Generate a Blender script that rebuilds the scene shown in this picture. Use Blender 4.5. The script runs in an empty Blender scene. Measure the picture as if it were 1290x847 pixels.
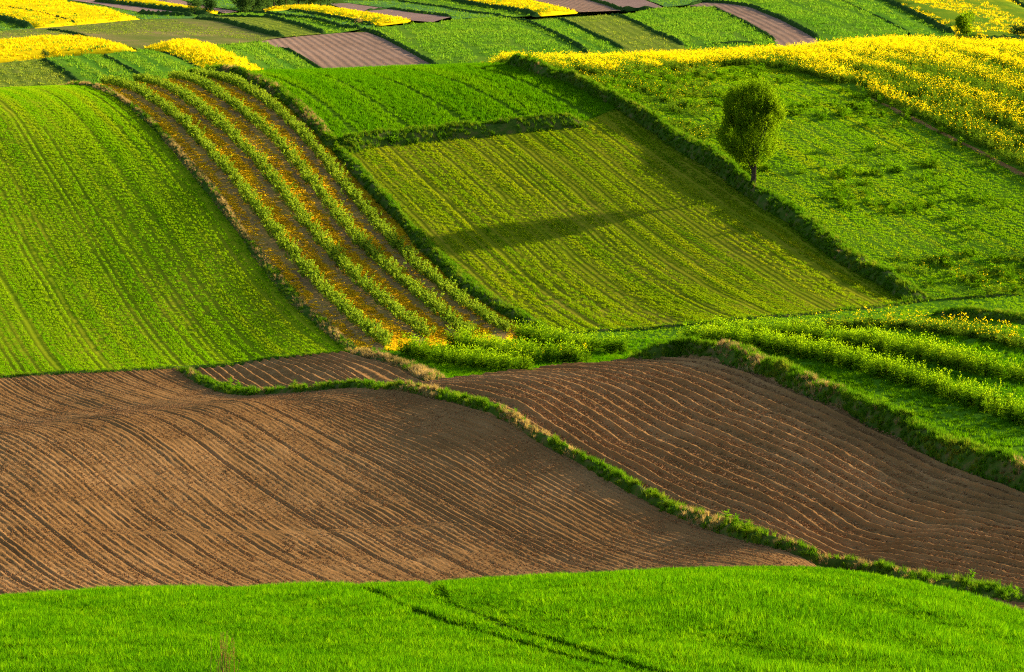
import bpy, bmesh, math, random
import numpy as np
from mathutils import Vector, Euler
from mathutils.geometry import delaunay_2d_cdt

random.seed(7)
rng = np.random.default_rng(7)
scene = bpy.context.scene
col = scene.collection
R = math.radians

# ------------------------------------------------------------------ camera
FPX, CX, CY, PITCH = 3875.0, 645.0, 423.5, R(-6.5)
cam_data = bpy.data.cameras.new("camera")
cam_data.sensor_width = 36.0
cam_data.lens = 36.0 * FPX / 1290.0
cam_data.clip_start = 1.0
cam_data.clip_end = 8000.0
cam = bpy.data.objects.new("camera", cam_data)
cam.location = (0, 0, 0)
cam.rotation_euler = (R(90) + PITCH, 0, 0)
col.objects.link(cam)
scene.camera = cam

# ------------------------------------------------------------------ sky and sun
SUN_AZ, SUN_EL = R(32.0), R(17.2)         # azimuth counted from +X (right) towards +Y (away)
world = bpy.data.worlds.new("World")
scene.world = world
world.use_nodes = True
wn = world.node_tree
sky = wn.nodes.new("ShaderNodeTexSky")
sky.sky_type = 'NISHITA'
sky.sun_disc = False
sky.sun_elevation = SUN_EL
sky.sun_rotation = R(90) - SUN_AZ
sky.air_density = 1.0
sky.dust_density = 2.5
bg = wn.nodes["Background"]
bg.inputs[1].default_value = 0.065
wn.links.new(sky.outputs[0], bg.inputs[0])
sd = bpy.data.lights.new("sun", 'SUN')
sd.energy = 5.0
sd.angle = R(0.6)
sd.color = (1.0, 0.82, 0.56)
sun = bpy.data.objects.new("sun", sd)
sdir = Vector((math.cos(SUN_EL) * math.cos(SUN_AZ), math.cos(SUN_EL) * math.sin(SUN_AZ), math.sin(SUN_EL)))
sun.rotation_euler = sdir.to_track_quat('Z', 'Y').to_euler()
sun.location = (200, 250, 150)
col.objects.link(sun)
vs = scene.view_settings
vs.view_transform = 'Standard'
vs.look = 'None'
vs.exposure = 2.45
vs.gamma = 1.0
vs.use_curve_mapping = False
scene.cycles.max_bounces = 6
scene.cycles.diffuse_bounces = 2
scene.cycles.transmission_bounces = 4
scene.cycles.transparent_max_bounces = 4
scene.cycles.use_denoising = False
scene.cycles.filter_width = 1.15

# ------------------------------------------------------------------ terrain
def ray(px, py):
    a = (np.asarray(px, float) - CX) / FPX
    b = (CY - np.asarray(py, float)) / FPX
    y = math.cos(PITCH) - b * math.sin(PITCH)
    z = math.sin(PITCH) + b * math.cos(PITCH)
    return a / y, z / y                    # tan(azimuth), tan(elevation)

# surveyed points of the relief: picture column, picture row, metres away
CP = [
 # foreground hill
 *[(p, 1500, 24) for p in (-300, 300, 900, 1500)],
 *[(p, 1100, 40) for p in (-300, 0, 300, 645, 900, 1290, 1500)],
 *[(p, 905, 55) for p in (-300, 0, 300, 645, 900)], (1290, 915, 55), (1500, 925, 55),
 *[(p, 835, 67) for p in (-300, 0, 300, 645, 900)], (1290, 850, 67), (1500, 865, 67),
 (-300, 765, 84), (0, 761, 84), (150, 756, 85), (300, 752, 85), (480, 750, 85), (640, 742, 85), (800, 735, 85), (960, 725, 86), (1020, 723, 86), (1100, 735, 86), (1200, 757, 85), (1290, 784, 84), (1500, 840, 82),
 (-300, 785, 108), (0, 780, 110), (300, 775, 111), (480, 770, 112), (640, 762, 112), (800, 755, 112), (1020, 745, 112), (1290, 798, 104), (1500, 845, 98),
 # bare hump and the ridged slope
 (-300, 765, 130), (0, 752, 133), (150, 748, 134), (300, 744, 136), (480, 740, 138), (640, 736, 139), (800, 725, 139), (1020, 712, 140), (1290, 757, 125), (1500, 780, 115),
 (-300, 690, 146), (0, 645, 150), (150, 645, 152), (300, 642, 154), (480, 650, 153), (640, 650, 152), (1290, 690, 139), (1500, 720, 130),
 (-300, 625, 158), (0, 585, 160), (150, 572, 163), (300, 570, 165), (480, 590, 162), (640, 590, 160), (1020, 640, 151),
 (-300, 575, 170), (0, 539, 172), (150, 519, 176), (300, 504, 180), (480, 530, 173),
 (490, 490, 182.2), (645, 530, 167.4), (710, 570, 161.8), (795, 620, 155.2), (905, 665, 147.2), (1015, 704, 140),
 (-300, 580, 180), (0, 546, 180), (150, 523, 184), (300, 506, 187), (480, 480, 189),
 (-300, 545, 189), (0, 520, 190), (150, 499, 194), (300, 490, 196),
 (800, 560, 165), (1020, 560, 163), (1290, 620, 152), (1500, 660, 142),
 (640, 490, 178), (800, 500, 178), (1020, 500, 175), (1290, 570, 160), (1290, 500, 176), (1500, 560, 168),
 (640, 466, 192), (800, 456, 195), (1020, 462, 188), (1290, 440, 192), (1500, 470, 190),
 # valley floor
 (-300, 500, 196), (0, 474, 202.5), (150, 465, 205), (300, 454, 207), (447, 442, 205), (560, 436, 208), (689, 422, 210.8), (800, 440, 203), (800, 415, 212), (1020, 430, 200), (1020, 395, 215), (1160, 380, 222), (1290, 400, 207), (1290, 370, 223), (1500, 365, 225),
 # the long slope
 (380, 386, 217.3), (340, 340, 225), (300, 288, 233), (270, 245, 239.7), (240, 210, 246.6), (200, 165, 256.4), (170, 138, 264), (145, 120, 271), (118, 109, 279.5),
 (0, 405, 214), (0, 300, 230.5), (0, 200, 247), (0, 150, 256), (0, 121, 267), (-300, 430, 207), (-300, 300, 225), (-300, 190, 243), (-300, 145, 260),
 (648, 399, 216.7), (594, 367, 221.9), (562, 337, 227.8), (540, 317, 231), (494, 267, 240.3), (457, 225, 248.2), (423, 188, 254.9), (379, 141, 264.8), (333, 109, 276.1), (272, 95, 292.7),
 (1113, 352, 227.5), (1072, 331, 231), (1034, 301, 236.5), (989, 267, 243), (947, 244, 249), (905, 210, 256), (846, 175, 265), (782, 132, 275.2), (721, 105, 286), (678, 91, 294), (640, 83.5, 301),
 (1290, 300, 240), (1290, 217, 262), (1130, 205, 263), (1130, 137, 283.6), (985, 88, 306), (1290, 150, 280), (1290, 105, 300), (1290, 75, 325), (1290, 64, 347),
 (1130, 90, 305), (1130, 66, 328), (1130, 60, 345), (985, 75, 320), (985, 72, 332), (830, 92, 303), (830, 82, 318), (830, 79, 328), (735, 100, 290),
 (500, 92, 296), (500, 86, 304), (400, 90, 300),
 (1500, 290, 244), (1500, 200, 268), (1500, 120, 300), (1500, 70, 350),
 # behind the crest
 (-300, 165, 310), (0, 131, 312), (115, 122, 312), (300, 111, 330), (500, 106, 340), (650, 98, 345), (830, 95, 365), (1130, 82, 385), (1290, 82, 390), (1500, 90, 395),
 # the far side
 (-300, 130, 375), (0, 120, 370), (-300, 85, 445), (0, 80, 440), (0, 52, 540), (0, 26, 720), (0, 0, 950), (0, -22, 1300), (0, -35, 2000),
 (200, 92, 392), (200, 60, 470), (200, 22, 720),
 (400, 92, 400), (400, 62, 480), (400, 42, 560), (400, 20, 730), (400, 0, 950), (400, -22, 1300), (400, -35, 2000),
 (600, 82, 405), (600, 45, 500), (600, 22, 610), (700, 5, 780),
 (800, 66, 420), (800, 45, 490), (800, 20, 610), (800, 2, 760), (800, -20, 1000), (800, -38, 2000),
 (1000, 52, 440), (1000, 25, 530), (1000, 0, 660),
 (1290, 62, 440), (1290, 45, 490), (1290, 12, 610), (1290, 0, 660), (1290, -40, 900), (1290, -75, 1400), (1290, -75, 2000),
 (-300, 50, 560), (-300, 0, 950), (-300, -35, 2000), (1500, 55, 460), (1500, -5, 660), (1500, -75, 1400), (1500, -75, 2000),
]
CPn = np.array(CP, float)
cs, ce = ray(CPn[:, 0], CPn[:, 1])
ct = np.log(CPn[:, 2])
SK, TK = 6.0, 2.2
def kern(r2):
    return 0.5 * r2 * np.log(np.maximum(r2, 1e-12))
P = np.stack([cs * SK, ct * TK], 1)
n = len(P)
K = kern(((P[:, None] - P[None]) ** 2).sum(-1)) + np.eye(n) * 2e-4
Q = np.hstack([np.ones((n, 1)), P])
A = np.block([[K, Q], [Q.T, np.zeros((3, 3))]])
sol = np.linalg.solve(A, np.concatenate([ce, np.zeros(3)]))
GS = np.linspace(-0.245, 0.245, 420)
GT = np.linspace(math.log(22), math.log(2300), 900)
def tps(s, t):
    X = np.stack([np.ravel(s) * SK, np.ravel(t) * TK], 1)
    out = np.empty(len(X))
    for i in range(0, len(X), 20000):
        x = X[i:i + 20000]
        r2 = (x[:, :1] - P[None, :, 0]) ** 2 + (x[:, 1:] - P[None, :, 1]) ** 2
        out[i:i + 20000] = kern(r2) @ sol[:n] + sol[n] + x @ sol[n + 1:]
    return out
cS = np.linspace(-0.245, 0.245, 70); cT = np.linspace(GT[0], GT[-1], 300)
coarse = tps(*np.meshgrid(cS, cT)).reshape(300, 70)
def cubic_up(a, n_new):                     # smooth (Catmull-Rom) upsampling along axis 0
    m = len(a)
    u = np.linspace(0, m - 1, n_new); i = np.clip(np.floor(u).astype(int), 0, m - 2); w = (u - i)[:, None]
    p0, p1, p2, p3 = a[np.clip(i - 1, 0, m - 1)], a[i], a[i + 1], a[np.clip(i + 2, 0, m - 1)]
    return 0.5 * (2 * p1 + (p2 - p0) * w + (2 * p0 - 5 * p1 + 4 * p2 - p3) * w ** 2 + (3 * p1 - p0 - 3 * p2 + p3) * w ** 3)
GRID = cubic_up(cubic_up(coarse, 900).T, 420).T
def E(s, t):
    a = np.clip((np.asarray(s) - GS[0]) / (GS[1] - GS[0]), 0, len(GS) - 1.001)
    b = np.clip((np.asarray(t) - GT[0]) / (GT[1] - GT[0]), 0, len(GT) - 1.001)
    i, j = a.astype(int), b.astype(int)
    u, v = a - i, b - j
    return (GRID[j, i] * (1 - u) * (1 - v) + GRID[j, i + 1] * u * (1 - v) + GRID[j + 1, i] * (1 - u) * v + GRID[j + 1, i + 1] * u * v)
def H(x, y):
    y = np.maximum(np.asarray(y, float), 5.0)
    s = np.asarray(x, float) / y
    return E(s, np.log(y)) * y
def W(px, py, dmin=20.0):
    """ground point (x, y) seen at a picture point, the first one beyond dmin"""
    s, e = ray(px, py)
    tt = np.linspace(math.log(dmin), GT[-1], 4000)
    ee = E(np.full(tt.shape, s), tt)
    k = np.nonzero((ee[1:] >= e) & (ee[:-1] < e))[0]
    if ee[0] >= e:
        d = dmin
    elif len(k):
        k = k[0]
        w = (e - ee[k]) / (ee[k + 1] - ee[k])
        d = math.exp(tt[k] + w * (tt[k + 1] - tt[k]))
    else:
        lim = tt < math.log(dmin * 1.6)
        d = math.exp(tt[lim][np.argmax(ee[lim])])
    return (float(s * d), float(d))
def Dd(px, d):
    s, _ = ray(px, 300)
    return (float(s * d), float(d))
def Ws(pts, dmin):
    return [p if (len(p) == 3) else W(p[0], p[1], dmin) for p in pts]
def project(x, y, z):
    fy = y * math.cos(PITCH) + z * math.sin(PITCH)
    uy = -y * math.sin(PITCH) + z * math.cos(PITCH)
    return CX + FPX * x / fy, CY - FPX * uy / fy

# value noise for relief
def vnoise(x, y, seed=0):
    xi, yi = np.floor(x).astype(int), np.floor(y).astype(int)
    u, v = x - xi, y - yi
    u = u * u * (3 - 2 * u); v = v * v * (3 - 2 * v)
    def h(a, b):
        k = (a * 374761393 + b * 668265263 + seed * 1442695) & 0xffffffff
        k = ((k ^ (k >> 13)) * 1274126177) & 0xffffffff
        return ((k ^ (k >> 16)) & 0xffff) / 65535.0
    return (h(xi, yi) * (1 - u) * (1 - v) + h(xi + 1, yi) * u * (1 - v) + h(xi, yi + 1) * (1 - u) * v + h(xi + 1, yi + 1) * u * v)

# ------------------------------------------------------------------ helpers
def resample(pts, m):
    p = np.array([q[:2] for q in pts], float)
    L = np.concatenate([[0], np.cumsum(np.hypot(*np.diff(p, axis=0).T))])
    u = np.linspace(0, L[-1], m)
    return np.stack([np.interp(u, L, p[:, 0]), np.interp(u, L, p[:, 1])], 1)
def smooth(pts, m, it=3):
    p = resample(pts, m)
    for _ in range(it):
        q = p.copy(); q[1:-1] = (p[:-2] + 2 * p[1:-1] + p[2:]) / 4; p = q
    return p
def coons(B, T, L, Rr, nc, nt):
    B, T, L, Rr = resample(B, nc), resample(T, nc), resample(L, nt), resample(Rr, nt)
    c = np.linspace(0, 1, nc)[None, :, None]; t = np.linspace(0, 1, nt)[:, None, None]
    return ((1 - t) * B[None] + t * T[None] + (1 - c) * L[:, None] + c * Rr[:, None]
            - ((1 - c) * (1 - t) * B[0] + c * (1 - t) * B[-1] + (1 - c) * t * T[0] + c * t * T[-1]))
def mesh_obj(name, verts, faces, mat, parent=None, smooth_=True, uv=None):
    me = bpy.data.meshes.new(name)
    verts = np.ascontiguousarray(verts, np.float32)
    if isinstance(faces, np.ndarray) and faces.ndim == 2:
        nf, k = faces.shape
        me.vertices.add(len(verts)); me.vertices.foreach_set("co", verts.ravel())
        me.loops.add(nf * k); me.loops.foreach_set("vertex_index", np.ascontiguousarray(faces, np.int32).ravel())
        me.polygons.add(nf); me.polygons.foreach_set("loop_start", np.arange(0, nf * k, k, dtype=np.int32))
        me.update(calc_edges=True)
    else:
        me.from_pydata(verts.tolist(), [], [list(f) for f in faces])
    if smooth_:
        me.polygons.foreach_set("use_smooth", [True] * len(me.polygons))
    if uv is not None:
        at = me.attributes.new("strip", 'FLOAT_VECTOR', 'POINT')
        at.data.foreach_set("vector", np.ascontiguousarray(np.hstack([uv, np.zeros((len(uv), 1))]), np.float32).ravel())
    if mat: me.materials.append(mat)
    o = bpy.data.objects.new(name, me)
    col.objects.link(o)
    if parent: o.parent = parent
    return o
def grid_faces(nr, nc):
    i = np.arange(nr * nc).reshape(nr, nc)
    return np.stack([i[:-1, :-1], i[:-1, 1:], i[1:, 1:], i[1:, :-1]], -1).reshape(-1, 4)
def tag(o, label, cat, kind=None, group=None):
    o["label"] = label; o["category"] = cat
    if kind: o["kind"] = kind
    if group: o["group"] = group
    return o
def inside(poly, x, y):
    p = np.asarray(poly); res = np.zeros(len(x), bool); j = len(p) - 1
    for i in range(len(p)):
        c = ((p[i, 1] > y) != (p[j, 1] > y))
        with np.errstate(divide='ignore', invalid='ignore'):
            xs = (p[j, 0] - p[i, 0]) * (y - p[i, 1]) / (p[j, 1] - p[i, 1]) + p[i, 0]
        res ^= c & (x < xs); j = i
    return res
def border(g):
    return np.concatenate([g[0], g[1:, -1], g[-1, ::-1][1:], g[::-1, 0][1:-1]])

# ------------------------------------------------------------------ materials
def new_mat(name):
    m = bpy.data.materials.new(name); m.use_nodes = True
    nt = m.node_tree; nt.nodes.clear()
    out = nt.nodes.new("ShaderNodeOutputMaterial")
    return m, nt, out
def rampn(nt, fac, cols, pos=None):
    r = nt.nodes.new("ShaderNodeValToRGB")
    el = r.color_ramp.elements
    k = len(cols)
    pos = pos or [i / (k - 1) for i in range(k)]
    el[0].position = pos[0]; el[0].color = (*cols[0], 1)
    el[1].position = pos[-1]; el[1].color = (*cols[-1], 1)
    for c, p_ in zip(cols[1:-1], pos[1:-1]):
        e = el.new(p_); e.color = (*c, 1)
    nt.links.new(fac, r.inputs[0])
    return r.outputs[0]
def noise(nt, vec, scale, detail=3, rough=0.55):
    q = nt.nodes.new("ShaderNodeTexNoise")
    q.inputs["Scale"].default_value = scale; q.inputs["Detail"].default_value = detail; q.inputs["Roughness"].default_value = rough
    if vec is not None: nt.links.new(vec, q.inputs["Vector"])
    return q.outputs["Fac"]
def mathn(nt, op, a, b=None):
    m = nt.nodes.new("ShaderNodeMath"); m.operation = op
    for i, v in enumerate((a, b)):
        if v is None: continue
        if isinstance(v, (int, float)): m.inputs[i].default_value = v
        else: nt.links.new(v, m.inputs[i])
    return m.outputs[0]
def mixc(nt, fac, a, b):
    m = nt.nodes.new("ShaderNodeMix"); m.data_type = 'RGBA'
    for i, v in ((0, fac), (6, a), (7, b)):
        if isinstance(v, (int, float)): m.inputs[i].default_value = v
        elif isinstance(v, tuple): m.inputs[i].default_value = (*v, 1)
        else: nt.links.new(v, m.inputs[i])
    return m.outputs[2]
def leaf_mat(name, cols, trans=0.45, patch=0.12, tcol=1.25, spread=0.55, island=False, streak=None):
    """foliage: colour varies from plant to plant and in drifts over the field; light shines through"""
    m, nt, out = new_mat(name)
    oi = nt.nodes.new("ShaderNodeObjectInfo")
    ge = nt.nodes.new("ShaderNodeNewGeometry")
    rnd = ge.outputs["Random Per Island"] if island else oi.outputs["Random"]
    loc = ge.outputs["Position"] if island else oi.outputs["Location"]
    if streak is not None:                  # drifts drawn out along the drilling direction
        sp = nt.nodes.new("ShaderNodeSeparateXYZ"); nt.links.new(loc, sp.inputs[0]); cb = nt.nodes.new("ShaderNodeCombineXYZ")
        nt.links.new(mathn(nt, 'SUBTRACT', sp.outputs[0], mathn(nt, 'MULTIPLY', sp.outputs[1], streak)), cb.inputs[0])
        nt.links.new(mathn(nt, 'MULTIPLY', mathn(nt, 'ADD', sp.outputs[1], mathn(nt, 'MULTIPLY', sp.outputs[0], streak)), 0.022), cb.inputs[1])
        loc = cb.outputs[0]
    nz = noise(nt, loc, patch, 3)
    f = mathn(nt, 'ADD', mathn(nt, 'MULTIPLY', rnd, spread), mathn(nt, 'MULTIPLY', mathn(nt, 'SUBTRACT', nz, 0.5), 2.2 * (1 - spread) + 0.5))
    f = mathn(nt, 'ADD', f, 0.5 - spread / 2)
    c = rampn(nt, f, cols)
    d = nt.nodes.new("ShaderNodeBsdfDiffuse"); t = nt.nodes.new("ShaderNodeBsdfTranslucent"); mx = nt.nodes.new("ShaderNodeMixShader")
    nt.links.new(c, d.inputs[0])
    tc = mixc(nt, 1.0, c, c)
    g = nt.nodes.new("ShaderNodeMix"); g.data_type = 'RGBA'; g.blend_type = 'MULTIPLY'; g.inputs[0].default_value = 1
    nt.links.new(c, g.inputs[6]); g.inputs[7].default_value = (tcol * 1.05, tcol, tcol * 0.5, 1)
    nt.links.new(g.outputs[2], t.inputs[0])
    mx.inputs[0].default_value = trans
    nt.links.new(d.outputs[0], mx.inputs[1]); nt.links.new(t.outputs[0], mx.inputs[2]); nt.links.new(mx.outputs[0], out.inputs[0])
    return m
def field_mat(name, cols, grain=1.2, big=0.05, stripe=None, stripe_amt=0.35, bump=0.05, bumpscale=2.5, stretch=0.15, fine=6.0, fstretch=0.4):
    """ground cover seen from afar: drifts, grain drawn out along the drilling direction and drill rows"""
    m, nt, out = new_mat(name)
    at = nt.nodes.new("ShaderNodeAttribute"); at.attribute_name = "strip"
    mp = nt.nodes.new("ShaderNodeMapping"); mp.inputs["Scale"].default_value = (1, stretch, 1)
    nt.links.new(at.outputs["Vector"], mp.inputs[0])
    n1 = noise(nt, mp.outputs[0], grain, 4, 0.6)
    n2 = noise(nt, at.outputs["Vector"], big, 3, 0.6)
    mp3 = nt.nodes.new("ShaderNodeMapping"); mp3.inputs["Scale"].default_value = (1, fstretch, 1)
    nt.links.new(at.outputs["Vector"], mp3.inputs[0])
    n3 = noise(nt, mp3.outputs[0], fine, 3, 0.7)
    f = mathn(nt, 'ADD', mathn(nt, 'MULTIPLY', n1, 0.45), mathn(nt, 'ADD', mathn(nt, 'MULTIPLY', n2, 0.55), mathn(nt, 'MULTIPLY', n3, 0.25)))
    f = mathn(nt, 'ADD', mathn(nt, 'MULTIPLY', mathn(nt, 'SUBTRACT', f, 0.625), 1.9), 0.5)
    h = n3
    if stripe:
        sx = nt.nodes.new("ShaderNodeSeparateXYZ"); nt.links.new(at.outputs["Vector"], sx.inputs[0])
        wob = mathn(nt, 'MULTIPLY', noise(nt, at.outputs["Vector"], 0.12, 2), 0.6)
        w = mathn(nt, 'SINE', mathn(nt, 'MULTIPLY', mathn(nt, 'ADD', sx.outputs[0], wob), 2 * math.pi / stripe))
        w = mathn(nt, 'ADD', mathn(nt, 'MULTIPLY', w, 0.5), 0.5)
        f = mathn(nt, 'ADD', f, mathn(nt, 'MULTIPLY', mathn(nt, 'SUBTRACT', w, 0.5), stripe_amt))
        h = mathn(nt, 'ADD', mathn(nt, 'MULTIPLY', h, 0.6), w)
    c = rampn(nt, f, cols)
    b = nt.nodes.new("ShaderNodeBump"); b.inputs["Strength"].default_value = 0.8; b.inputs["Distance"].default_value = bump
    nt.links.new(h, b.inputs["Height"])
    d = nt.nodes.new("ShaderNodeBsdfDiffuse"); d.inputs["Roughness"].default_value = 0.8
    nt.links.new(c, d.inputs[0]); nt.links.new(b.outputs[0], d.inputs["Normal"])
    nt.links.new(d.outputs[0], out.inputs[0])
    return m
def plain_mat(name, cols, scale=3.0, bump=0.02, bscale=8.0):
    m, nt, out = new_mat(name)
    g = nt.nodes.new("ShaderNodeNewGeometry")
    c = rampn(nt, noise(nt, g.outputs["Position"], scale, 4), cols, [0.3 + 0.4 * i / (len(cols) - 1) for i in range(len(cols))])
    b = nt.nodes.new("ShaderNodeBump"); b.inputs["Distance"].default_value = bump
    nt.links.new(noise(nt, g.outputs["Position"], bscale, 4), b.inputs["Height"])
    d = nt.nodes.new("ShaderNodeBsdfDiffuse"); d.inputs["Roughness"].default_value = 0.9
    nt.links.new(c, d.inputs[0]); nt.links.new(b.outputs[0], d.inputs["Normal"]); nt.links.new(d.outputs[0], out.inputs[0])
    return m

M = {}
M['ground'] = plain_mat('meadow_ground', [(.03, .055, .008), (.05, .10, .012), (.07, .12, .02)], 0.5)
M['wheat_soil'] = plain_mat('wheat_soil', [(.018, .04, .003), (.03, .06, .004), (.05, .075, .008)], 2.0)
M['soil'] = field_mat('bare_soil', [(.11, .054, .018), (.185, .098, .035), (.29, .165, .068)], grain=2.2, big=0.07, bump=0.05, fine=9.0, stretch=0.12)
M['soil_dark'] = field_mat('ridge_soil', [(.105, .054, .018), (.20, .105, .037), (.34, .195, .08)], grain=1.8, big=0.10, bump=0.05, fine=8.0, stretch=0.3)
M['left_ground'] = field_mat('young_crop_ground', [(.09, .16, .004), (.14, .19, .005), (.22, .20, .014)], grain=1.6, big=0.06, stripe=0.50, stripe_amt=0.10, bump=0.03, stretch=.03)
M['mid_ground'] = field_mat('thin_crop_ground', [(.075, .12, .004), (.13, .15, .006), (.22, .18, .02)], grain=1.6, big=0.07, stripe=0.54, stripe_amt=0.15, bump=0.04, stretch=.03)
M['upper_ground'] = field_mat('lush_crop_ground', [(.03, .075, .003), (.05, .11, .004), (.07, .14, .006)], grain=0.8, big=0.06, bump=0.10, fine=3.0)
M['right_ground'] = field_mat('weedy_ground', [(.04, .10, .005), (.065, .14, .007), (.10, .15, .012)], grain=0.9, big=0.09, bump=0.06, fine=4.0, stretch=0.3)
M['strip_ground'] = field_mat('orchard_floor', [(.11, .066, .034), (.22, .14, .045), (.36, .24, .035)], grain=2.0, big=0.12, bump=0.05, fine=7.0, stretch=0.12)
M['meadow'] = field_mat('valley_meadow', [(.035, .10, .005), (.06, .15, .007), (.09, .17, .012)], grain=0.9, big=0.09, bump=0.06, fine=4.0)
M['bank'] = plain_mat('bank_soil', [(.025, .055, .006), (.045, .085, .010), (.10, .085, .03)], 1.3, 0.06, 4)

M['wheat'] = leaf_mat('wheat_blade', [(.02, .085, .001), (.05, .16, .001), (.11, .225, .002)], .45, .5, spread=.75)
M['young'] = leaf_mat('young_cereal', [(.065, .18, .002), (.10, .225, .002), (.135, .245, .003), (.18, .25, .005)], .45, .9, spread=.16, streak=-.373)
M['thin'] = leaf_mat('thin_cereal', [(.05, .125, .002), (.095, .175, .002), (.14, .205, .003), (.19, .215, .005)], .45, 1.5, spread=.14, streak=-.366)
M['lush'] = leaf_mat('lush_cereal', [(.03, .12, .001), (.06, .17, .001), (.10, .21, .002)], .40, .35, spread=.35, streak=-.366)
M['grass'] = leaf_mat('bank_grass', [(.03, .10, .003), (.065, .155, .004), (.14, .17, .015)], .40, .3)
M['tan'] = leaf_mat('dry_grass', [(.10, .10, .03), (.26, .19, .075), (.40, .28, .13)], .35, .3)
M['bush'] = leaf_mat('currant_leaf', [(.07, .14, .008), (.125, .20, .012), (.20, .27, .02)], .40, .5, island=True)
M['rape_leaf'] = leaf_mat('rape_leaf', [(.045, .11, .006), (.085, .165, .008), (.15, .22, .010)], .40, .2)
M['rape_flower'] = leaf_mat('rape_flower', [(.48, .37, .003), (.62, .48, .004), (.72, .57, .006)], .35, .3)
M['ochre'] = leaf_mat('ochre_cover', [(.36, .22, .010), (.56, .37, .010), (.68, .49, .012)], .45, .35)
M['tree_leaf'] = leaf_mat('tree_leaf', [(.05, .105, .002), (.085, .165, .003), (.16, .24, .005)], .52, .8, island=True)
M['tree_dark'] = leaf_mat('distant_leaf', [(.02, .055, .015), (.035, .08, .018), (.06, .11, .02)], .35, .3, island=True)
M['bark'] = plain_mat('bark', [(.03, .022, .016), (.055, .04, .03), (.08, .06, .045)], 6, .03, 20)
M['clod'] = plain_mat('clod', [(.12, .06, .024), (.22, .115, .046), (.34, .20, .09)], 1.5, .02, 20)

# ------------------------------------------------------------------ the ground sheet
def strip_uv(xy, slope):
    """metres across and along a strip that runs in the plan direction (slope, 1)"""
    x, y = xy[..., 0].ravel(), xy[..., 1].ravel(); q = math.hypot(1, slope)
    return np.stack([(x - slope * y) / q, (slope * x + y) / q], 1)
gs = np.concatenate([np.linspace(-1.1, -0.25, 22)[:-1], np.linspace(-0.25, 0.25, 180), np.linspace(0.25, 1.1, 22)[1:]])
gd = np.exp(np.linspace(math.log(22), math.log(2300), 330))
SS, DD = np.meshgrid(gs, gd)
gx, gy = SS * DD, DD
gz = H(gx, gy) - 0.30 * (0.4 + DD / 300)
ground = mesh_obj("ground", np.stack([gx.ravel(), gy.ravel(), gz.ravel()], 1), grid_faces(len(gd), len(gs)), M['ground'])
ground["kind"] = "structure"; ground["label"] = "rolling green farmland under all the fields"; ground["category"] = "ground"

# ------------------------------------------------------------------ boundary lines traced on the ground
NEAR, MID, FAR = 95.0, 190.0, 345.0
LBw = Ws([(447, 443), (415, 416), (380, 386), (340, 340), (300, 288), (270, 245), (240, 210), (200, 165), (170, 138), (145, 121)], 195) + [(66.2 - .373 * 279, 279.0), (66.2 - .373 * 296, 296.0)]
RBw = Ws([(689, 422), (648, 399), (594, 367), (562, 337), (540, 317), (494, 267), (457, 225), (423, 188)], 195) + Ws([(379, 141), (333, 109)], 195) + [(76.9 - .359 * 292, 292.0), (76.9 - .359 * 312, 312.0)]
RBlow, RBup = RBw[:8], RBw[7:]
TBw = Ws([(1158, 380), (1113, 354), (1072, 331), (1034, 301), (989, 268), (947, 246), (905, 211), (846, 176), (782, 136)], 205) + Ws([(721, 106), (678, 92.5)], 205) + [(0.0, 301.5), (-4.0, 312.0)]
TBlow, TBup = TBw[:9], TBw[8:]
FBw = [RBw[7]] + Ws([(480, 180), (560, 172), (650, 164), (735, 155)], 205) + [TBw[8]]
PBw = [(33.3, 100.0), (27.3, 112.0)] + Ws([(1290, 758), (1200, 741), (1120, 725), (1060, 714), (1015, 704), (955, 683), (905, 665), (845, 643), (795, 618), (755, 594), (710, 570), (675, 549), (645, 531), (605, 514), (565, 502), (525, 494), (485, 490)], NEAR)
PB2w = [PBw[-1]] + Ws([(450, 488), (400, 492), (350, 496), (300, 497), (255, 482), (228, 465)], 184)
RRBw = [(38.5, 119.0)] + Ws([(1290, 612), (1200, 577), (1140, 549), (1080, 522), (1020, 494), (960, 467), (915, 453), (860, 449), (800, 454)], 120)
SBw = Ws([(447, 443), (490, 455), (520, 465), (550, 480)], 180)
BASEw = [RBw[0]] + Ws([(800, 415), (900, 407), (1000, 398), (1100, 388)], 195) + [TBw[0]] + Ws([(1290, 371)], 200) + [Dd(1500, 225)]
RAPE_F = [TBw[11]] + Ws([(690, 90), (735, 99), (780, 97), (830, 92), (930, 83), (985, 88), (1050, 106), (1130, 137), (1210, 176), (1290, 217)], 230) + [Dd(1500, 240)]
fields = {}
def near_field(name, key, B, T, L, Rr, nc, nt, mat, slope, label, relief=None):
    g = coons(B, T, L, Rr, nc, nt)
    x, y = g[..., 0].ravel(), g[..., 1].ravel()
    z = H(x, y)
    uv = strip_uv(g, slope)
    if relief is not None: z = z + relief(x, y, uv)
    o = mesh_obj(name, np.stack([x, y, z], 1), grid_faces(nt, nc), mat, uv=uv)
    o["kind"] = "structure"; o["label"] = label; o["category"] = "field"
    fields[key] = (border(g), slope)
    return o
def gentle(x, y, uv):
    return 0.10 * (vnoise(x / 3.1, y / 3.1, 3) - .5) + 0.05 * (vnoise(x / .9, y / .9, 4) - .5)
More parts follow.
